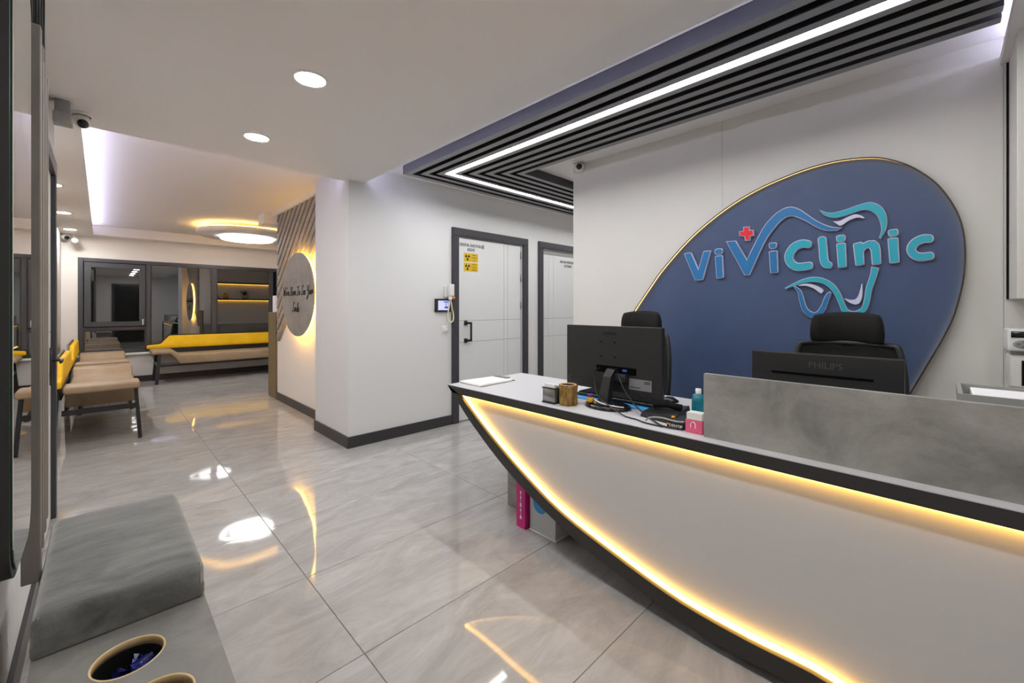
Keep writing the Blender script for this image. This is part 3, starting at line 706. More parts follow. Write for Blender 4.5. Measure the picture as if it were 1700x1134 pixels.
# ------------------------------------------------------------ things on the desk
cb = thing('clipboard', (1.85, 2.13, DZ), 'brown clipboard at the pointed end of the desk', 'clipboard')
def quad_slab(p, z0, z1): return MB().prism(p, 'z', z0, z1)
q0 = [(1.672, 2.20), (1.675, 1.985), (1.99, 2.01), (1.985, 2.205)]
quad_slab(q0, DZ, DZ + .004).build('board', 'clip_brown', cb)
MB().rbox(1.945, 1.985, 2.05, 2.17, DZ + .0135, DZ + .02, .002, 1).build('clip', 'metal_grey', cb)
for k in range(3):
    d = .004 * k
    quad_slab([(1.680 + d, 2.215 - d), (1.667 + d, 1.99 + d), (1.955 + d, 2.0 + d), (1.94 + d, 2.20 - d)], DZ + .0042 + k * .003, DZ + .0068 + k * .003).build('paper_stack', 'paper', None, label=('white paper sheets on the clipboard, ' + ('bottom', 'middle', 'top')[k] + ' layer'), cat='paper', group='papers on the clipboard')
# card holder with cards
ch = thing('card_holder', (1.675, 1.415, DZ), 'grey metal card holder beside the log cup', 'card holder')
MB().rbox(1.64, 1.715, 1.375, 1.455, DZ + .006, DZ + .075, .003, 1).build('box', 'metal_grey', ch); boxo('base', 1.638, 1.717, 1.373, 1.457, DZ, DZ + .006, 'black_plastic', ch); boxo('lid_edge', 1.638, 1.717, 1.373, 1.457, DZ + .0752, DZ + .08, 'black_plastic', ch)
boxo('business_card', 1.650, 1.662, 1.382, 1.45, DZ + .0802, DZ + .098, 'paper', None, label='white business cards standing up in the grey holder', cat='card')
# log pen cup
lg = thing('log_cup', (1.69, 1.325, DZ), 'hollowed tree-trunk pen cup with rough bark', 'pen cup')
mb = MB(); N_ = 40; prof = [(.001, 0), (.040, 0), (.042, .01), (.041, .03), (.040, .06), (.042, .085), (.041, .095)]
vs = []; 
for i, (r, z) in enumerate(prof):
    for k in range(N_):
        a = 2 * PI * k / N_; rr = 1.1 * r * (1 + (.05 * math.sin(7 * a + z * 30) + .05 * random.uniform(-1, 1)) * (1 if .035 < r else 0)); vs.append((1.69 + rr * math.cos(a), 1.325 + rr * math.sin(a), DZ + z * 1.08))
mb.add(vs, [(i * N_ + k, i * N_ + (k + 1) % N_, (i + 1) * N_ + (k + 1) % N_, (i + 1) * N_ + k) for i in range(len(prof) - 1) for k in range(N_)]).build('bark', 'bark', lg)
MB().lathe([(.0435, .1015), (.042, .1035), (.035, .1035), (.034, .100)], (1.69, 1.325, DZ), 28).build('cut_rim', 'log_wood', lg)
MB().lathe([(.0342, .1005), (.033, .06), (.001, .055)], (1.69, 1.325, DZ), 28).build('hollow', 'rim_dark', lg)
# monitor 1
def monitor(name, label, x, y0, y1, z0, z1, base, tiltless=True):
    t = thing(name, (base[0], base[1], DZ), label, 'monitor', 'monitors on the reception desk')
    MB().rbox(x, x + .03, y0, y1, z0, z1, .004, 2, smooth=False).build('housing', 'black_plastic', t)
    boxo('screen', x + .0302, x + .0315, y0 + .012, y1 - .012, z0 + .02, z1 - .012, 'screen_dim', t)
    return t
m1 = monitor('desktop_monitor', 'black monitor seen from behind beside the log cup', 1.848, .905, 1.458, .828, 1.157, (1.80, 1.16))
MB().lathe([(.001, 0), (1, 0), (1.02, .006), (.98, .014), (.6, .018), (.001, .018)], (1.785, 1.155, DZ), 40, sx=.088, sy=.118).build('base', 'black_gloss', m1)
nk = MB(); ring_ = []
for (x, y, z, a, b_) in ((1.775, 1.165, DZ + .015, .030, .036), (1.778, 1.165, DZ + .03, .022, .027), (1.785, 1.162, DZ + .09, .016, .024), (1.80, 1.158, DZ + .15, .015, .022), (1.83, 1.155, DZ + .185, .016, .024)):
    ring_ += [(x - a, y - b_, z), (x + a, y - b_, z), (x + a, y + b_, z), (x - a, y + b_, z)]
nk.add(ring_, [(i * 4 + k, i * 4 + (k + 1) % 4, i * 4 + 4 + (k + 1) % 4, i * 4 + 4 + k) for i in range(4) for k in range(4)] + [(16, 17, 18, 19)]).build('neck', 'black_plastic', m1)
MB().rbox(1.815, 1.85, 1.075, 1.19, .885, .925, .004, 1).build('neck_bracket', 'black_plastic', m1)
pr = boxo('port_recess', 1.846, 1.8485, 1.035, 1.262, .92, .955, 'void_black', m1)
MB().rbox(1.838, 1.847, 1.082, 1.106, .933, .944, .002, 1).build('video_port', 'vga_blue', pr)
boxo('rating_plate', 1.8465, 1.8485, .955, 1.072, .852, .905, 'tag_grey', m1)
for dy, z, w_ in ((.0, .893, .03), (.0, .886, .03), (.05, .862, .055)): boxo('print', 1.846, 1.8466, .962 + dy, .962 + dy + w_, z, z + .004, 'ink', m1)
for y, z in ((1.235, 1.075), (1.155, 1.075), (1.235, 1.0), (1.155, 1.0)): MB().lathe([(.0045, -.0008), (.0045, .002)], (1.848, y, z), 10, ax='x', cap=True).build('screw_hole', 'void_black', m1)
MB().lathe([(.010, -.001), (.010, .002)], (1.848, 1.43, .875), 14, ax='x', cap=True).build('button', 'black_gloss', m1)
text_obj('lettering', 'SAMSUNG', .017, 'black_gloss', m1, (1.8478, 1.18, 1.118), ax='x')
# second monitor behind the grey panel
m2 = monitor('desktop_monitor', 'black monitor standing behind the grey desk panel', 2.0, .093, .574, .80, 1.068, (2.03, .33))
text_obj('lettering', 'PHILIPS', .034, 'ink_soft', m2, (1.9985, .318, 1.024), ax='x', depth=.001)
MB().rbox(1.994, 2.0, .175, .50, .982, .990, .002, 1).build('vent_slot', 'void_black', m2)
MB().rbox(2.005, 2.05, .29, .38, DZ + .014, .86, .004, 1).build('neck', 'black_plastic', m2)
MB().rbox(1.95, 2.12, .21, .46, DZ, DZ + .014, .005, 2).build('base', 'black_plastic', m2)
# keyboard on a blue mat
boxo('desk_mat', 1.845, 2.02, .97, 1.45, DZ, DZ + .0025, 'blue_vivid', None, label='bright blue mat lying under the keyboard', cat='mat')
kb = thing('keyboard', (1.98, 1.2, DZ + .003), 'black keyboard lying behind the first monitor', 'keyboard')
MB().rbox(1.915, 2.06, .955, 1.44, DZ + .003, DZ + .018, .004, 1).build('case', 'black_plastic', kb)
mb = MB()
for i in range(6):
    for j in range(20): mb.box(1.925 + i * .0218, 1.943 + i * .0218, .963 + j * .0236, .983 + j * .0236, DZ + .018, DZ + .024)
mb.build('keys', 'black_matte', kb, kind='stuff')
jr = thing('jar', (1.745, 1.225, DZ + .019), 'small yellow jar with purple lid by the monitor stand', 'jar')
MB().lathe([(.001, 0), (.015, 0), (.018, .008), (.018, .026), (.014, .03), (.001, .03)], (1.745, 1.228, DZ + .0185), 20).build('pot', 'jar_yellow', jr)
MB().lathe([(.001, .042), (.016, .042), (.017, .038), (.017, .0305), (.001, .0305)], (1.745, 1.228, DZ + .0185), 20).build('lid', 'purple_lid', jr)
MB().lathe([(.001, 0), (.045, 0), (.047, .004), (.02, .022), (.001, .024)], (2.13, 1.0, DZ), 24).build('puck', 'black_gloss', None, label='flat round black puck behind the keyboard end', cat='mouse')
# dark device, cable bundle and labelled box
dv = thing('card_terminal', (1.80, .85, DZ), 'flat black terminal with a handset part beside the cables', 'device')
bmx = MB(); bmx.add([(1.70, .77, DZ), (1.92, .80, DZ), (1.88, .95, DZ), (1.74, .955, DZ), (1.71, .775, DZ + .035), (1.91, .805, DZ + .045), (1.87, .945, DZ + .032), (1.745, .95, DZ + .022)], [(3, 2, 1, 0), (4, 5, 6, 7), (0, 1, 5, 4), (1, 2, 6, 5), (2, 3, 7, 6), (3, 0, 4, 7)]).build('body', 'black_plastic', dv)
MB().tube([(1.80, .92, DZ + .05), (1.81, .86, DZ + .057), (1.82, .80, DZ + .05)], [.015, .013, .016], 12).build('handset', 'black_matte', dv)
bxl = thing('carton', (1.70, .745, DZ), 'small black carton with white lettering next to the pink box', 'box')
MB().rbox(1.655, 1.77, .722, .79, DZ, DZ + .032, .002, 1, smooth=False).build('body', 'label_dark', bxl)
text_obj('lettering', 'DENTIP', .016, 'paper', bxl, (1.6545, .752, DZ + .013), ax='x', depth=.0004)
MB().lathe([(.006, -.001), (.006, .001)], (1.6545, .783, DZ + .017), 12, ax='x', cap=True).build('logo_dot', 'orange_plastic', bxl)
MB().lathe([(.001, .012), (.007, .009), (.0075, .0), (.001, 0)], (1.69, .778, DZ + .0325), 14).build('push_pin', 'jar_yellow', None, label='tiny round badge lying on the black carton', cat='badge')
def cable(name, pts, r, m, label): MB().tube(smooth_pts(pts, 6), r, 8).build(name, m, None, label=label, cat='cable')
cable('cable', [(1.835, 1.13, .935), (1.80, 1.10, .915), (1.78, 1.06, .86), (1.77, 1.0, .80), (1.74, .93, DZ + .012), (1.69, .86, DZ + .005), (1.65, .80, DZ + .004), (1.652, .74, DZ + .004)], .0035, 'black_plastic', 'black video cable running from the monitor down to the desk')
cable('cable', [(1.835, 1.235, .94), (1.80, 1.245, .925), (1.80, 1.24, .88), (1.775, 1.215, .83), (1.745, 1.16, .80), (1.71, 1.09, .785), (1.68, 1.0, DZ + .005), (1.665, .93, DZ + .004), (1.645, .88, DZ + .004), (1.64, .80, DZ + .004)], .003, 'black_plastic', 'black power cable hanging in front of the monitor neck')
cable('cable', [(1.66, .885, DZ + .010), (1.655, .86, DZ + .028), (1.652, .81, DZ + .036), (1.648, .75, DZ + .034), (1.66, .72, DZ + .034)], .0035, 'plastic_grey', 'pale grey cable arching over the black carton')
cable('cable', [(1.71, 1.18, DZ + .045), (1.72, 1.14, DZ + .03), (1.74, 1.08, DZ + .022), (1.76, 1.05, DZ + .02)], .003, 'plastic_white', 'short white cable lying on the monitor foot')
# pink box with tooth
pk = thing('leaflet_box', (1.675, .685, DZ), 'pink card box with a white tooth picture against the grey panel', 'box')
MB().rbox(1.652, 1.70, .645, .712, DZ, DZ + .05, .002, 1, smooth=False).build('lower_box', 'pink_card', pk)
MB().prism([(.708, .812), (.649, .812), (.649, .838), (.708, .838)][::-1], 'x', 1.655, 1.698).build('upper_box', 'plastic_white', pk)
MB().tube(smooth_pts([(1.651, .690, .780), (1.651, .689, .797), (1.651, .681, .804), (1.651, .673, .797), (1.651, .672, .780)], 5), .002, 6).build('tooth_mark', 'paper', pk)
tb = thing('spray_bottle', (1.93, .79, DZ), 'teal plastic bottle standing half behind the grey panel', 'bottle')
MB().lathe([(.001, 0), (.026, 0), (.028, .01), (.028, .07), (.022, .10), (.001, .105)], (1.925, .77, DZ), 24).build('body', 'teal_plastic', tb)
MB().lathe([(.012, .103), (.012, .125), (.001, .126)], (1.925, .77, DZ), 16).build('cap', 'plastic_white', tb)
tr = thing('letter_tray', (1.86, -.25, DZ), 'clear grey tray with white paper showing above the grey panel', 'tray')
for x in (1.76, 1.98):
    for y in (-.05, -.5): boxo('foot', x - .006, x + .006, y - .006, y + .006, DZ, .965, 'plastic_grey', tr)
MB().rbox(1.745, 1.995, -.53, -.03, .965, .972, .003, 1).build('floor_plate', 'plastic_grey', tr)
MB().ring([(1.745, -.53), (1.995, -.53), (1.995, -.03), (1.745, -.03)], [(1.755, -.52), (1.985, -.52), (1.985, -.04), (1.755, -.04)], 'z', .972, 1.006).build('rim', 'plastic_grey', tr)
boxo('paper_stack', 1.765, 1.975, -.51, -.06, .9725, .998, 'paper', None, label='white paper stack lying in the clear tray', cat='paper')

# ------------------------------------------------------------ things on the floor below the desk tip
bg = thing('carton', (1.725, 1.675, 0), 'magenta cardboard box with white print on the floor under the desk tip', 'box')
MB().prism([(1.706, 1.712), (1.704, 1.642), (1.742, 1.640), (1.742, 1.70)], 'z', 0, .30).build('body', 'magenta_card', bg)
boxo('white_side', 1.743, 1.80, 1.642, 1.70, 0, .30, 'paper', bg)
for z, r in ((.06, .006), (.10, .004), (.13, .006), (.17, .004), (.20, .005)): MB().box(1.7035, 1.7055, 1.676 - r, 1.676 + r, z - r * 1.6, z + r * 1.6).build('print', 'paper', bg)
MB().box(1.7035, 1.7055, 1.675, 1.677, .05, .21).build('print', 'paper', bg)
pb = thing('storage_box', (1.77, 1.53, 0), 'translucent plastic box with a blue mark on the floor below the desk curve', 'box')
MB().ring([(1.728, 1.44), (1.838, 1.44), (1.838, 1.625), (1.728, 1.625)], [(1.731, 1.443), (1.835, 1.443), (1.835, 1.622), (1.731, 1.622)], 'z', .006, .24).build('wall', 'clear_plastic', pb)
MB().rbox(1.722, 1.842, 1.434, 1.631, 0, .008, .002, 1).build('base', 'plastic_white', pb)
MB().prism([(1.55 + .05 * math.cos(a * .2618), .165 + .05 * math.sin(a * .2618)) for a in range(24)], 'x', 1.7265, 1.728).build('blue_mark', 'blue_vivid', pb)

# =================================================================== OFFICE CHAIRS
def make_chair(label):
    t = thing('office_chair', (0, 0, 0), label, 'chair', 'office chairs behind the desk')
    for k in range(5):
        a = 2 * PI * k / 5 + .3
        c, s_ = math.cos(a), math.sin(a)
        lg_ = MB().bar((.03 * c, .03 * s_, .11), (.29 * c, .29 * s_, .075), .04, .03).build('leg', 'black_plastic', t)
        MB().lathe([(.001, -.02), (.028, -.02), (.03, 0), (.028, .02), (.001, .02)], (.29 * c, .29 * s_, .031), 14, ax='y').build('caster', 'black_matte', lg_)
    MB().lathe([(.035, .08), (.035, .2), (.022, .21), (.022, .42)], (0, 0, 0), 16).build('gas_lift', 'metal_dark', t)
    MB().rbox(-.24, .22, -.24, .24, .43, .51, .035, 3).build('seat', 'fabric_black', t)
    for s_ in (-1, 1):
        ar = MB().tube(smooth_pts([(.0, .2 * s_, .44), (.0, .27 * s_, .47), (.02, .285 * s_, .60), (.02, .285 * s_, .65)], 4), .016, 8).build('arm_post', 'black_plastic', t)
        MB().rbox(-.12, .12, .285 * s_ - .035, .285 * s_ + .035, .65, .68, .012, 2).build('arm_pad', 'black_plastic', ar)
    # reclined back: frame, mesh, lumbar spine
    def bp_(y, z): return (.20 + .05 * (z - .5) - .10 * (abs(y) / .2) ** 2 * .35, y, z)
    pts = smooth_pts([(-.17, .55), (-.205, .70), (-.21, .90), (-.19, 1.05), (-.16, 1.075), (0, 1.08), (.16, 1.075), (.19, 1.05), (.21, .90), (.205, .70), (.17, .55), (0, .535)], 4, True)
    MB().tube([bp_(y, z) for y, z in pts + [pts[0]]], .013, 8).build('back_frame', 'black_plastic', t)
    mb = MB(); NY, NZ = 10, 10; vs = []
    for off in (0, .008):
        for j in range(NZ + 1):
            for i in range(NY + 1):
                z = .55 + .515 * j / NZ; hw = .20 if .65 < z < 1.04 else .17; y = -hw + 2 * hw * i / NY; p = bp_(y, z); vs.append((p[0] + off, p[1], p[2]))
    fs = []
    K = (NY + 1) * (NZ + 1)
    for j in range(NZ):
        for i in range(NY): q = j * (NY + 1) + i; fs += [(q, q + 1, q + NY + 2, q + NY + 1), (K + q, K + q + NY + 1, K + q + NY + 2, K + q + 1)]
    mb.add(vs, fs, 0, True).build('back_mesh', 'fabric_black', t)
    MB().bar((.12, 0, .46), (.255, 0, .56), .06, .03).bar((.255, 0, .55), (.275, 0, 1.08), .05, .02, side=(1, 0, 0)).build('back_spine', 'black_plastic', t)
    MB().bar((.27, 0, 1.04), (.262, 0, 1.14), .05, .018, side=(1, 0, 0)).build('headrest_stem', 'black_plastic', t)
    bm = bmesh.new(); bmesh.ops.create_cube(bm, size=1); bmesh.ops.subdivide_edges(bm, edges=bm.edges[:], cuts=7, use_grid_fill=True)
    for v in bm.verts:
        u, q, z_ = v.co.y * 2, v.co.x * 2, v.co.z * 2
        zz = z_ * (1 - .16 * u * u * (1 if z_ > 0 else .35)); yy = u * (1 - .05 * z_); xx = q * (1 - .45 * z_ * z_) * (1 - .3 * u ** 4)
        L = max(abs(u), abs(z_)); k = 1 - .06 * (abs(u * z_)) ** 3
        v.co = Vector((.245 + xx * .035 - .05 * u * u, yy * .137 * k, 1.155 + zz * .075 * k))
    MB().bm(bm, 0, True).build('headrest', 'fabric_black', t)
    return t
c0 = make_chair('black office chair behind the monitor at the left of the blue logo'); c0.location = (2.36, 1.41, 0)
c1 = copy_tree(c0); c1.location = (2.36, .325, 0); c1['label'] = 'black office chair right in front of the blue logo panel'
c0.rotation_euler.z = math.radians(-4)

# =================================================================== LOGO SIGN
egg_px = [(1050, 520), (1080, 474), (1100, 446), (1140, 400), (1180, 364), (1220, 335), (1260, 312), (1300, 294), (1340, 279), (1380, 268), (1420, 262), (1460, 261), (1500, 270), (1532, 286), (1560, 308), (1584, 340), (1598, 372), (1604, 412), (1602, 456), (1596, 488), (1584, 528), (1564, 568), (1540, 608), (1516, 648), (1475, 712), (1410, 770), (1310, 800), (1180, 790), (1080, 745), (1030, 680), (1020, 610), (1030, 560)]
EX = XG - .045
egg = smooth_pts([on_x(*p, EX) for p in egg_px], 5, True)
lg_ = thing('logo_sign', (XG, 1.0, .3), 'large egg-shaped blue wall sign with teal clinic lettering and amber rim light', 'wall sign')
MB().prism(inset(egg, .004), 'x', XG - .018, XG).build('panel', 'panel_blue', lg_)
MB().ring(egg, inset(egg, .002), 'x', EX, XG).build('rim', 'rim_dark', lg_)
MB().ring(inset(egg, .0021), inset(egg, .007), 'x', EX, EX + .003).build('rim_lip', 'rim_dark', lg_)
MB().ring(inset(egg, .0022), inset(egg, .0032), 'x', XG - .036, XG - .020).build('rim_light', 'lamp_egg', lg_)
LX = XG - .038
def letter(px_poly, m, name='letter', d=.0045):
    P = [on_x(x, y, LX) for x, y in px_poly]
    if area2(P) < 0: P = P[::-1]
    I = P; P = inset(P, -d); n_ = len(P); b0_, b1_, f_ = XG - .018, LX + .003, LX
    vs = [(b0_, *p) for p in P] + [(b1_, *p) for p in P] + [(f_, *p) for p in I]
    mb = MB(); fs = []
    for i in range(n_):
        j = (i + 1) % n_; fs += [(i, j, n_ + j, n_ + i), (n_ + i, n_ + j, 2 * n_ + j, 2 * n_ + i)]
    mb.add(vs, fs, 1); mb.add([], [], 0)
    from mathutils.geometry import tessellate_polygon
    for tr_ in tessellate_polygon([[Vector((0, p[0], p[1])) for p in I]]):
        mb.f.append(tuple(2 * n_ + q for q in tr_)); mb.m.append(0); mb.sm.append(False)
    return mb.build(name, [m, 'letter_edge'], lg_)
c3 = lambda L: [(1090 + x * .17634, 300 + y * .17634) for x, y in L]
c4 = lambda L: [(1280 + x * .19398, 320 + y * .19398) for x, y in L]
s4 = lambda L, cap=False: stroke_poly([(1280 + x * .19398, 320 + y * .19398, w_ * .19398) for x, y, w_ in L], cap)
def rpoly(L, r=1.6):                 # round the corners of a px polygon
    out = []; n_ = len(L)
    for i in range(n_):
        a, b_, c = L[i - 1], L[i], L[(i + 1) % n_]
        def tow(u):
            d = math.hypot(u[0] - b_[0], u[1] - b_[1]); k = min(r, d * .45) / d; return (b_[0] + (u[0] - b_[0]) * k, b_[1] + (u[1] - b_[1]) * k)
        p, q = tow(a), tow(c)
        for t in (0, .33, .67, 1): out.append(tuple((1 - t) ** 2 * p[k] + 2 * t * (1 - t) * b_[k] + t * t * q[k] for k in (0, 1)))
    return out
letter(rpoly(c3([(262, 690), (320, 680), (393, 845), (445, 668), (505, 662), (430, 930), (365, 935)]), .8), 'letter_blue')
def i_letter(stem, dot, m):
    letter(rpoly(stem), m); letter(rpoly(dot, 3.5), m, 'letter_dot')
i_letter(c3([(553, 715), (615, 708), (625, 910), (568, 918)]), c3([(548, 648), (615, 640), (615, 688), (555, 697)]), 'letter_blue')
letter([(1206.4, 401.4), (1220.5, 400.5), (1239.9, 433.1), (1247, 418), (1254, 404), (1260, 392), (1266.3, 380.2), (1274, 369.5), (1282.2, 360.8), (1290, 353.5), (1298, 348.5), (1305, 345.4), (1313, 344.1), (1320.5, 345.5), (1328.5, 349.1), (1338, 355.6), (1347.9, 362.7), (1357.5, 368.6), (1367.3, 373.3), (1374, 375.8), (1380.9, 377.8), (1388, 378.5), (1396.4, 378.2),
        (1388.6, 381.7), (1375, 382.5), (1367, 381), (1359.5, 378.2), (1351.5, 374.2), (1344, 369.5), (1336, 365), (1328.5, 361.7), (1321.5, 358.9), (1314.9, 357.8), (1309, 358.4), (1303.3, 360.7), (1296, 366), (1289.7, 372.4), (1280, 384), (1273, 394), (1266.3, 405.8), (1257.5, 425.2), (1243.4, 456), (1236.4, 456)], 'letter_blue')
i_letter(c3([(1062, 668), (1130, 662), (1138, 862), (1075, 868)]), c3([(1058, 590), (1125, 585), (1122, 632), (1068, 640)]), 'letter_blue')
letter(s4([(318, 440, 58), (260, 437, 60), (195, 468, 62), (152, 540, 64), (168, 600, 62), (225, 635, 60), (330, 624, 56)], True), 'letter_teal')
letter(s4([(437, 402, 62), (446, 500, 62), (452, 570, 62), (468, 608, 60), (498, 620, 48)], True), 'letter_teal')
i_letter(c4([(565, 440), (632, 432), (640, 632), (580, 640)]), c4([(560, 372), (630, 362), (630, 412), (570, 422)]), 'letter_teal')
letter(rpoly(c4([(708, 440), (770, 425), (785, 440), (830, 415), (885, 412), (918, 440), (930, 490), (935, 605), (870, 612), (862, 500), (845, 468), (810, 470), (785, 500), (790, 612), (730, 622)]), 1.4), 'letter_teal')
i_letter(c4([(1005, 395), (1080, 388), (1092, 592), (1022, 600)]), c4([(1003, 325), (1080, 312), (1083, 362), (1015, 375)]), 'letter_teal')
letter(s4([(1360, 392, 58), (1300, 394, 60), (1235, 425, 62), (1200, 475, 64), (1216, 522, 62), (1275, 549, 60), (1366, 540, 56)], True), 'letter_teal')
letter(c4(smooth_pts([(415, 150), (470, 170), (540, 172), (640, 145), (740, 110), (830, 85), (890, 92), (945, 125), (980, 185), (988, 250), (975, 320), (937, 388)], 3) + smooth_pts([(930, 383), (948, 320), (940, 260), (915, 200), (870, 160), (810, 142), (740, 155), (640, 190), (560, 210), (500, 205), (450, 185)], 3)), 'letter_teal', 'crown_line', .003)
letter(c4(smooth_pts([(530, 245), (590, 240), (650, 210), (720, 185), (770, 195), (800, 215)], 3) + smooth_pts([(790, 220), (740, 212), (670, 235), (600, 280), (560, 265)], 3)), 'letter_lilac', 'highlight', .0012)
letter(s4([(890, 642, 55), (872, 720, 48), (838, 820, 45), (820, 920, 42), (790, 1000, 38), (710, 1032, 26), (635, 1010, 40), (602, 940, 40), (570, 870, 42), (520, 800, 40), (450, 757, 38), (370, 742, 36), (280, 755, 28), (200, 785, 18), (125, 818, 4)]), 'letter_teal', 'root_line', .003)
letter(s4([(195, 800, 4), (240, 845, 25), (262, 920, 36), (290, 1000, 38), (345, 1045, 42), (400, 1040, 40), (445, 985, 40), (470, 920, 36), (490, 875, 30), (504, 855, 12)]), 'letter_blue', 'root_line', .003)
letter(s4([(235, 795, 4), (300, 788, 18), (370, 805, 28), (420, 835, 38), (440, 850, 28)]), 'letter_lilac', 'highlight', .0012)
letter(s4([(630, 908, 4), (680, 930, 25), (732, 932, 45), (760, 895, 35), (772, 840, 20), (778, 780, 4)]), 'letter_lilac', 'highlight', .0012)
letter(c3([(820, 440), (868, 436), (870, 470), (905, 468), (908, 512), (875, 520), (872, 558), (838, 562), (832, 522), (785, 515), (782, 482), (824, 476)]), 'letter_red', 'cross')

# =================================================================== WALL BITS
# video intercom, handset, switch
ic_ = thing('video_intercom', (2.58, YW, 1.20), 'black video intercom with a lit blue screen left of the door', 'intercom')
MB().rbox(2.472, 2.672, YW - .022, YW, 1.205, 1.345, .006, 2, smooth=False).build('housing', 'black_plastic', ic_)
boxo('screen', 2.505, 2.645, YW - .0235, YW - .0222, 1.225, 1.325, 'screen_blue', ic_)
for q in ((2.585, 2.63, 1.245, 1.262), (2.60, 2.606, 1.245, 1.30), (2.575, 2.632, 1.305, 1.315)): boxo('icon', q[0], q[1], YW - .0242, YW - .0236, q[2], q[3], 'vga_blue', ic_)
hs = thing('wall_handset', (2.645, YW, 1.34), 'white wall handset with a looped cream cord beside the door frame', 'handset')
MB().rbox(2.585, 2.625, YW - .03, YW, 1.36, 1.48, .006, 2).build('bracket', 'plastic_white', hs)
MB().rbox(2.612, 2.672, YW - .085, YW - .03, 1.37, 1.50, .014, 3).build('grip', 'plastic_white', hs)
MB().lathe([(.018, 0), (.02, .01), (.02, .03), (.016, .035)], (2.632, YW - .06, 1.335), 14).build('nozzle', 'plastic_white', hs)
MB().rbox(2.655, 2.685, YW - .075, YW - .05, 1.345, 1.37, .006, 2).build('button', 'orange_plastic', hs)
MB().tube(smooth_pts([(2.632, YW - .06, 1.335), (2.618, YW - .06, 1.26), (2.60, YW - .06, 1.18), (2.60, YW - .06, 1.12), (2.63, YW - .06, 1.095), (2.668, YW - .06, 1.115), (2.672, YW - .06, 1.18), (2.655, YW - .06, 1.25), (2.64, YW - .06, 1.335)], 5), .0065, 8).build('cord', 'cream_rubber', hs)
sw = thing('light_switch', (2.61, YW, .97), 'white light switch below the intercom', 'switch')
MB().rbox(2.565, 2.645, YW - .01, YW, .985, 1.065, .003, 1).build('plate', 'plastic_white', sw); MB().rbox(2.58, 2.63, YW - .015, YW - .0102, 1.0, 1.05, .002, 1).build('rocker', 'plastic_white', sw)
# radiation warning stickers
for k, (zz, lines, s_) in enumerate(((1.762, ('DİKKAT', 'RADYASYONLU', 'ALAN'), 'upper'), (1.655, ('RADYASYON', 'VAR İZİNSİZ', 'GİRİLMEZ'), 'lower'))):
    t = thing('warning_sticker', (2.962, YW, zz), s_ + ' yellow radiation warning sticker on the white door', 'sticker')
    boxo('sheet', 2.862, 3.062, YW + .0028, YW + .0038, zz, zz + .096, 'sign_yellow', t)
    mb = MB(); c = (2.912, zz + .05)
    for a0 in (60, 180, 300):
        pts = [(c[0] + r * math.cos(math.radians(a0 + 90 + d)), c[1] + r * math.sin(math.radians(a0 + 90 + d))) for r, d in ((.010, -30), (.034, -30), (.036, 0), (.034, 30), (.010, 30))]
        mb.prism(pts, 'y', YW + .0020, YW + .0027)
    mb.lathe([(.001, .0020), (.006, .0020), (.006, .0027)], (c[0], YW, c[1]), 12, ax='y'); mb.build('trefoil', 'ink', t)
    for i, s2 in enumerate(lines): text_obj('lettering', s2, .019 if (i == 0 and k == 0) or (i == 2 and k == 1) else .014, 'ink', t, (3.008, YW + .0022, zz + .078 - i * .029), xs=.8, depth=.0004)
# cameras
def dome(x, y, z, r, label, d):
    t = thing('security_camera', (x, y, z), label, 'camera', 'security cameras')
    d = Vector(d).normalized(); MB().lathe([(r * 1.15, 0), (r * 1.15, -.012), (r, -.016)], (x, y, z), 24).build('mount', 'plastic_white', t)
    bm = bmesh.new(); bmesh.ops.create_uvsphere(bm, u_segments=20, v_segments=12, radius=r, matrix=Matrix.Translation((x, y, z - r * 1.05)))
    MB().bm(bm, 0, True).build('ball', 'plastic_white', t)
    c = Vector((x, y, z - r * 1.05)) + d * r * .72
    MB().tube([c, c + d * r * .34], r * .58, 18).build('lens', 'black_gloss', t)
    return t
dome(3.0, 2.235, ZU, .044, 'small white ball camera at the top corner of the logo wall', (-1, -.9, -.35))
dome(-.085, 3.53, ZC, .042, 'white ball camera under the ceiling above the left door', (.2, -1, -.75))
jb = thing('junction_box', (-.17, 3.42, 2.26), 'grey-white junction box beside the ball camera on the ceiling', 'box')
MB().rbox(-.185, -.125, 3.36, 3.44, 2.31, ZC, .008, 2).build('arm', 'plastic_grey', jb); MB().rbox(-.19, -.115, 3.33, 3.42, 2.255, 2.315, .006, 2).build('body', 'plastic_grey', jb)
dome(-.40, 9.36, ZC, .05, 'white ball camera in the far left corner by the windows', (.5, -1, -.5))
bl = thing('security_camera', (-.30, 9.36, ZC), 'white bullet camera right of the far corner ball camera', 'camera', 'security cameras')
MB().lathe([(.04, 0), (.04, -.015), (.015, -.02), (.015, -.06)], (-.31, 9.36, ZC), 18).build('mount', 'plastic_white', bl)
MB().tube([(-.31, 9.42, 2.315), (-.29, 9.22, 2.27)], .038, 16).build('body', 'plastic_white', bl)

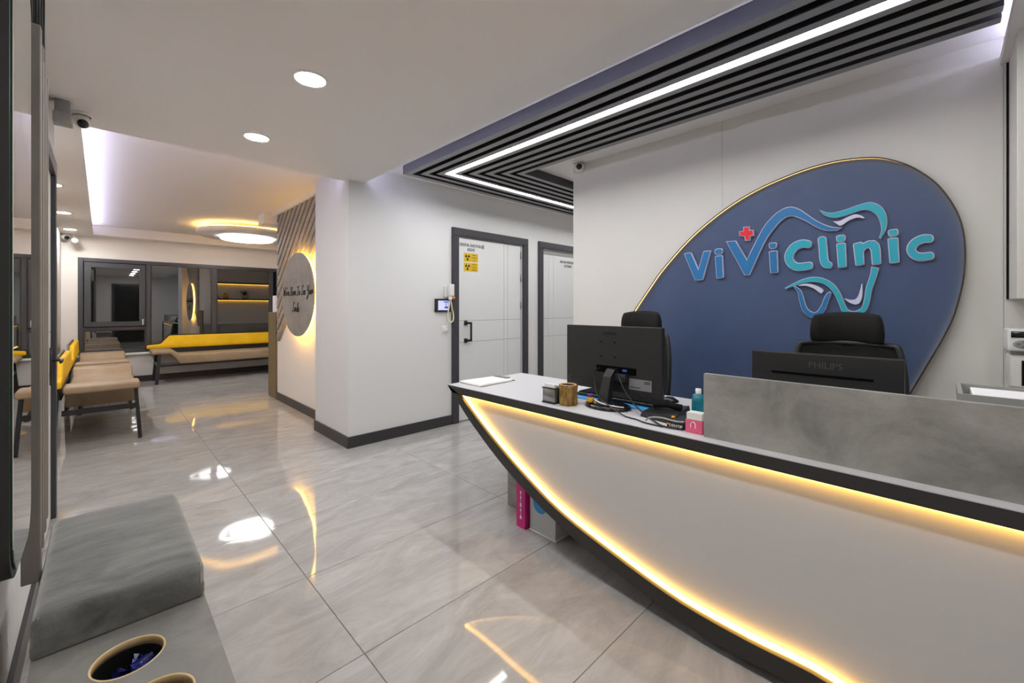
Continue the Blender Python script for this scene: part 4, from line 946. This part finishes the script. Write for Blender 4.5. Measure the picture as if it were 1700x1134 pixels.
# =================================================================== RIGHT-HAND CABINET
bh = struct('trim_1', [(2.3, XG, -.62, -.19, 2.405, 2.445)], 'paint_ceiling')
led_bar('cove_strip', (2.4, XG - .02, -.30, -.28, 2.446, 0), 'lamp_cove', 'cool white cove strip above the right-hand cabinet')
wc = thing('wall_cabinet', (2.9, -.7, 1.287), 'pale wall cabinet at the right picture edge', 'cabinet')
boxo('body', 2.742, XG - .001, -1.30, -.217, 1.29, 2.404, 'panel_greige', wc)
for y0, y1 in ((-.755, -.215), (-1.30, -.759)): MB().rbox(2.722, 2.741, y0, y1, 1.287, 2.38, .002, 1, smooth=False).build('door', 'panel_greige', wc)
boxo('scribe_strip', 3.050, XG - .001, -.216, -.209, 1.29, 2.404, 'black_matte', wc)
wb = thing('base_cabinet', (2.9, -.7, 0), 'pale base cabinet below the white appliance at the right picture edge', 'cabinet')
boxo('body', 2.742, XG - .001, -1.30, -.217, 0, .90, 'panel_greige', wb)
for y0, y1 in ((-.755, -.215), (-1.30, -.759)): MB().rbox(2.722, 2.741, y0, y1, .08, .88, .002, 1, smooth=False).build('door', 'panel_greige', wb)
ap = thing('water_dispenser', (2.95, -.35, .901), 'white appliance with black display and round four-way button pad', 'appliance')
MB().rbox(2.865, 3.04, -.50, -.206, .901, 1.04, .008, 2).build('body', 'panel_greige', ap); boxo('niche', 2.862, 2.8655, -.49, -.239, .91, 1.02, 'black_gloss', ap)
MB().rbox(2.85, 3.04, -.50, -.198, 1.060, 1.158, .010, 3).build('head', 'plastic_white', ap)
boxo('neck', 2.90, 3.03, -.49, -.21, 1.0405, 1.0595, 'plastic_grey', ap)
MB().rbox(2.847, 2.852, -.40, -.208, 1.120, 1.147, .001, 1).build('display', 'black_gloss', ap)
MB().lathe([(.032, 0), (.032, -.004), (.026, -.005), (.001, -.005)], (2.852, -.245, 1.092), 28, ax='x', sy=.62).build('button_pad', 'plastic_grey', ap)
for dy, dz in ((.017, 0), (-.017, 0), (0, .011), (0, -.011)): MB().lathe([(.001, -.0065), (.007, -.0065), (.007, -.003)], (2.852, -.245 + dy, 1.092 + dz), 12, ax='x', sy=.8).build('button', 'tag_grey', ap)
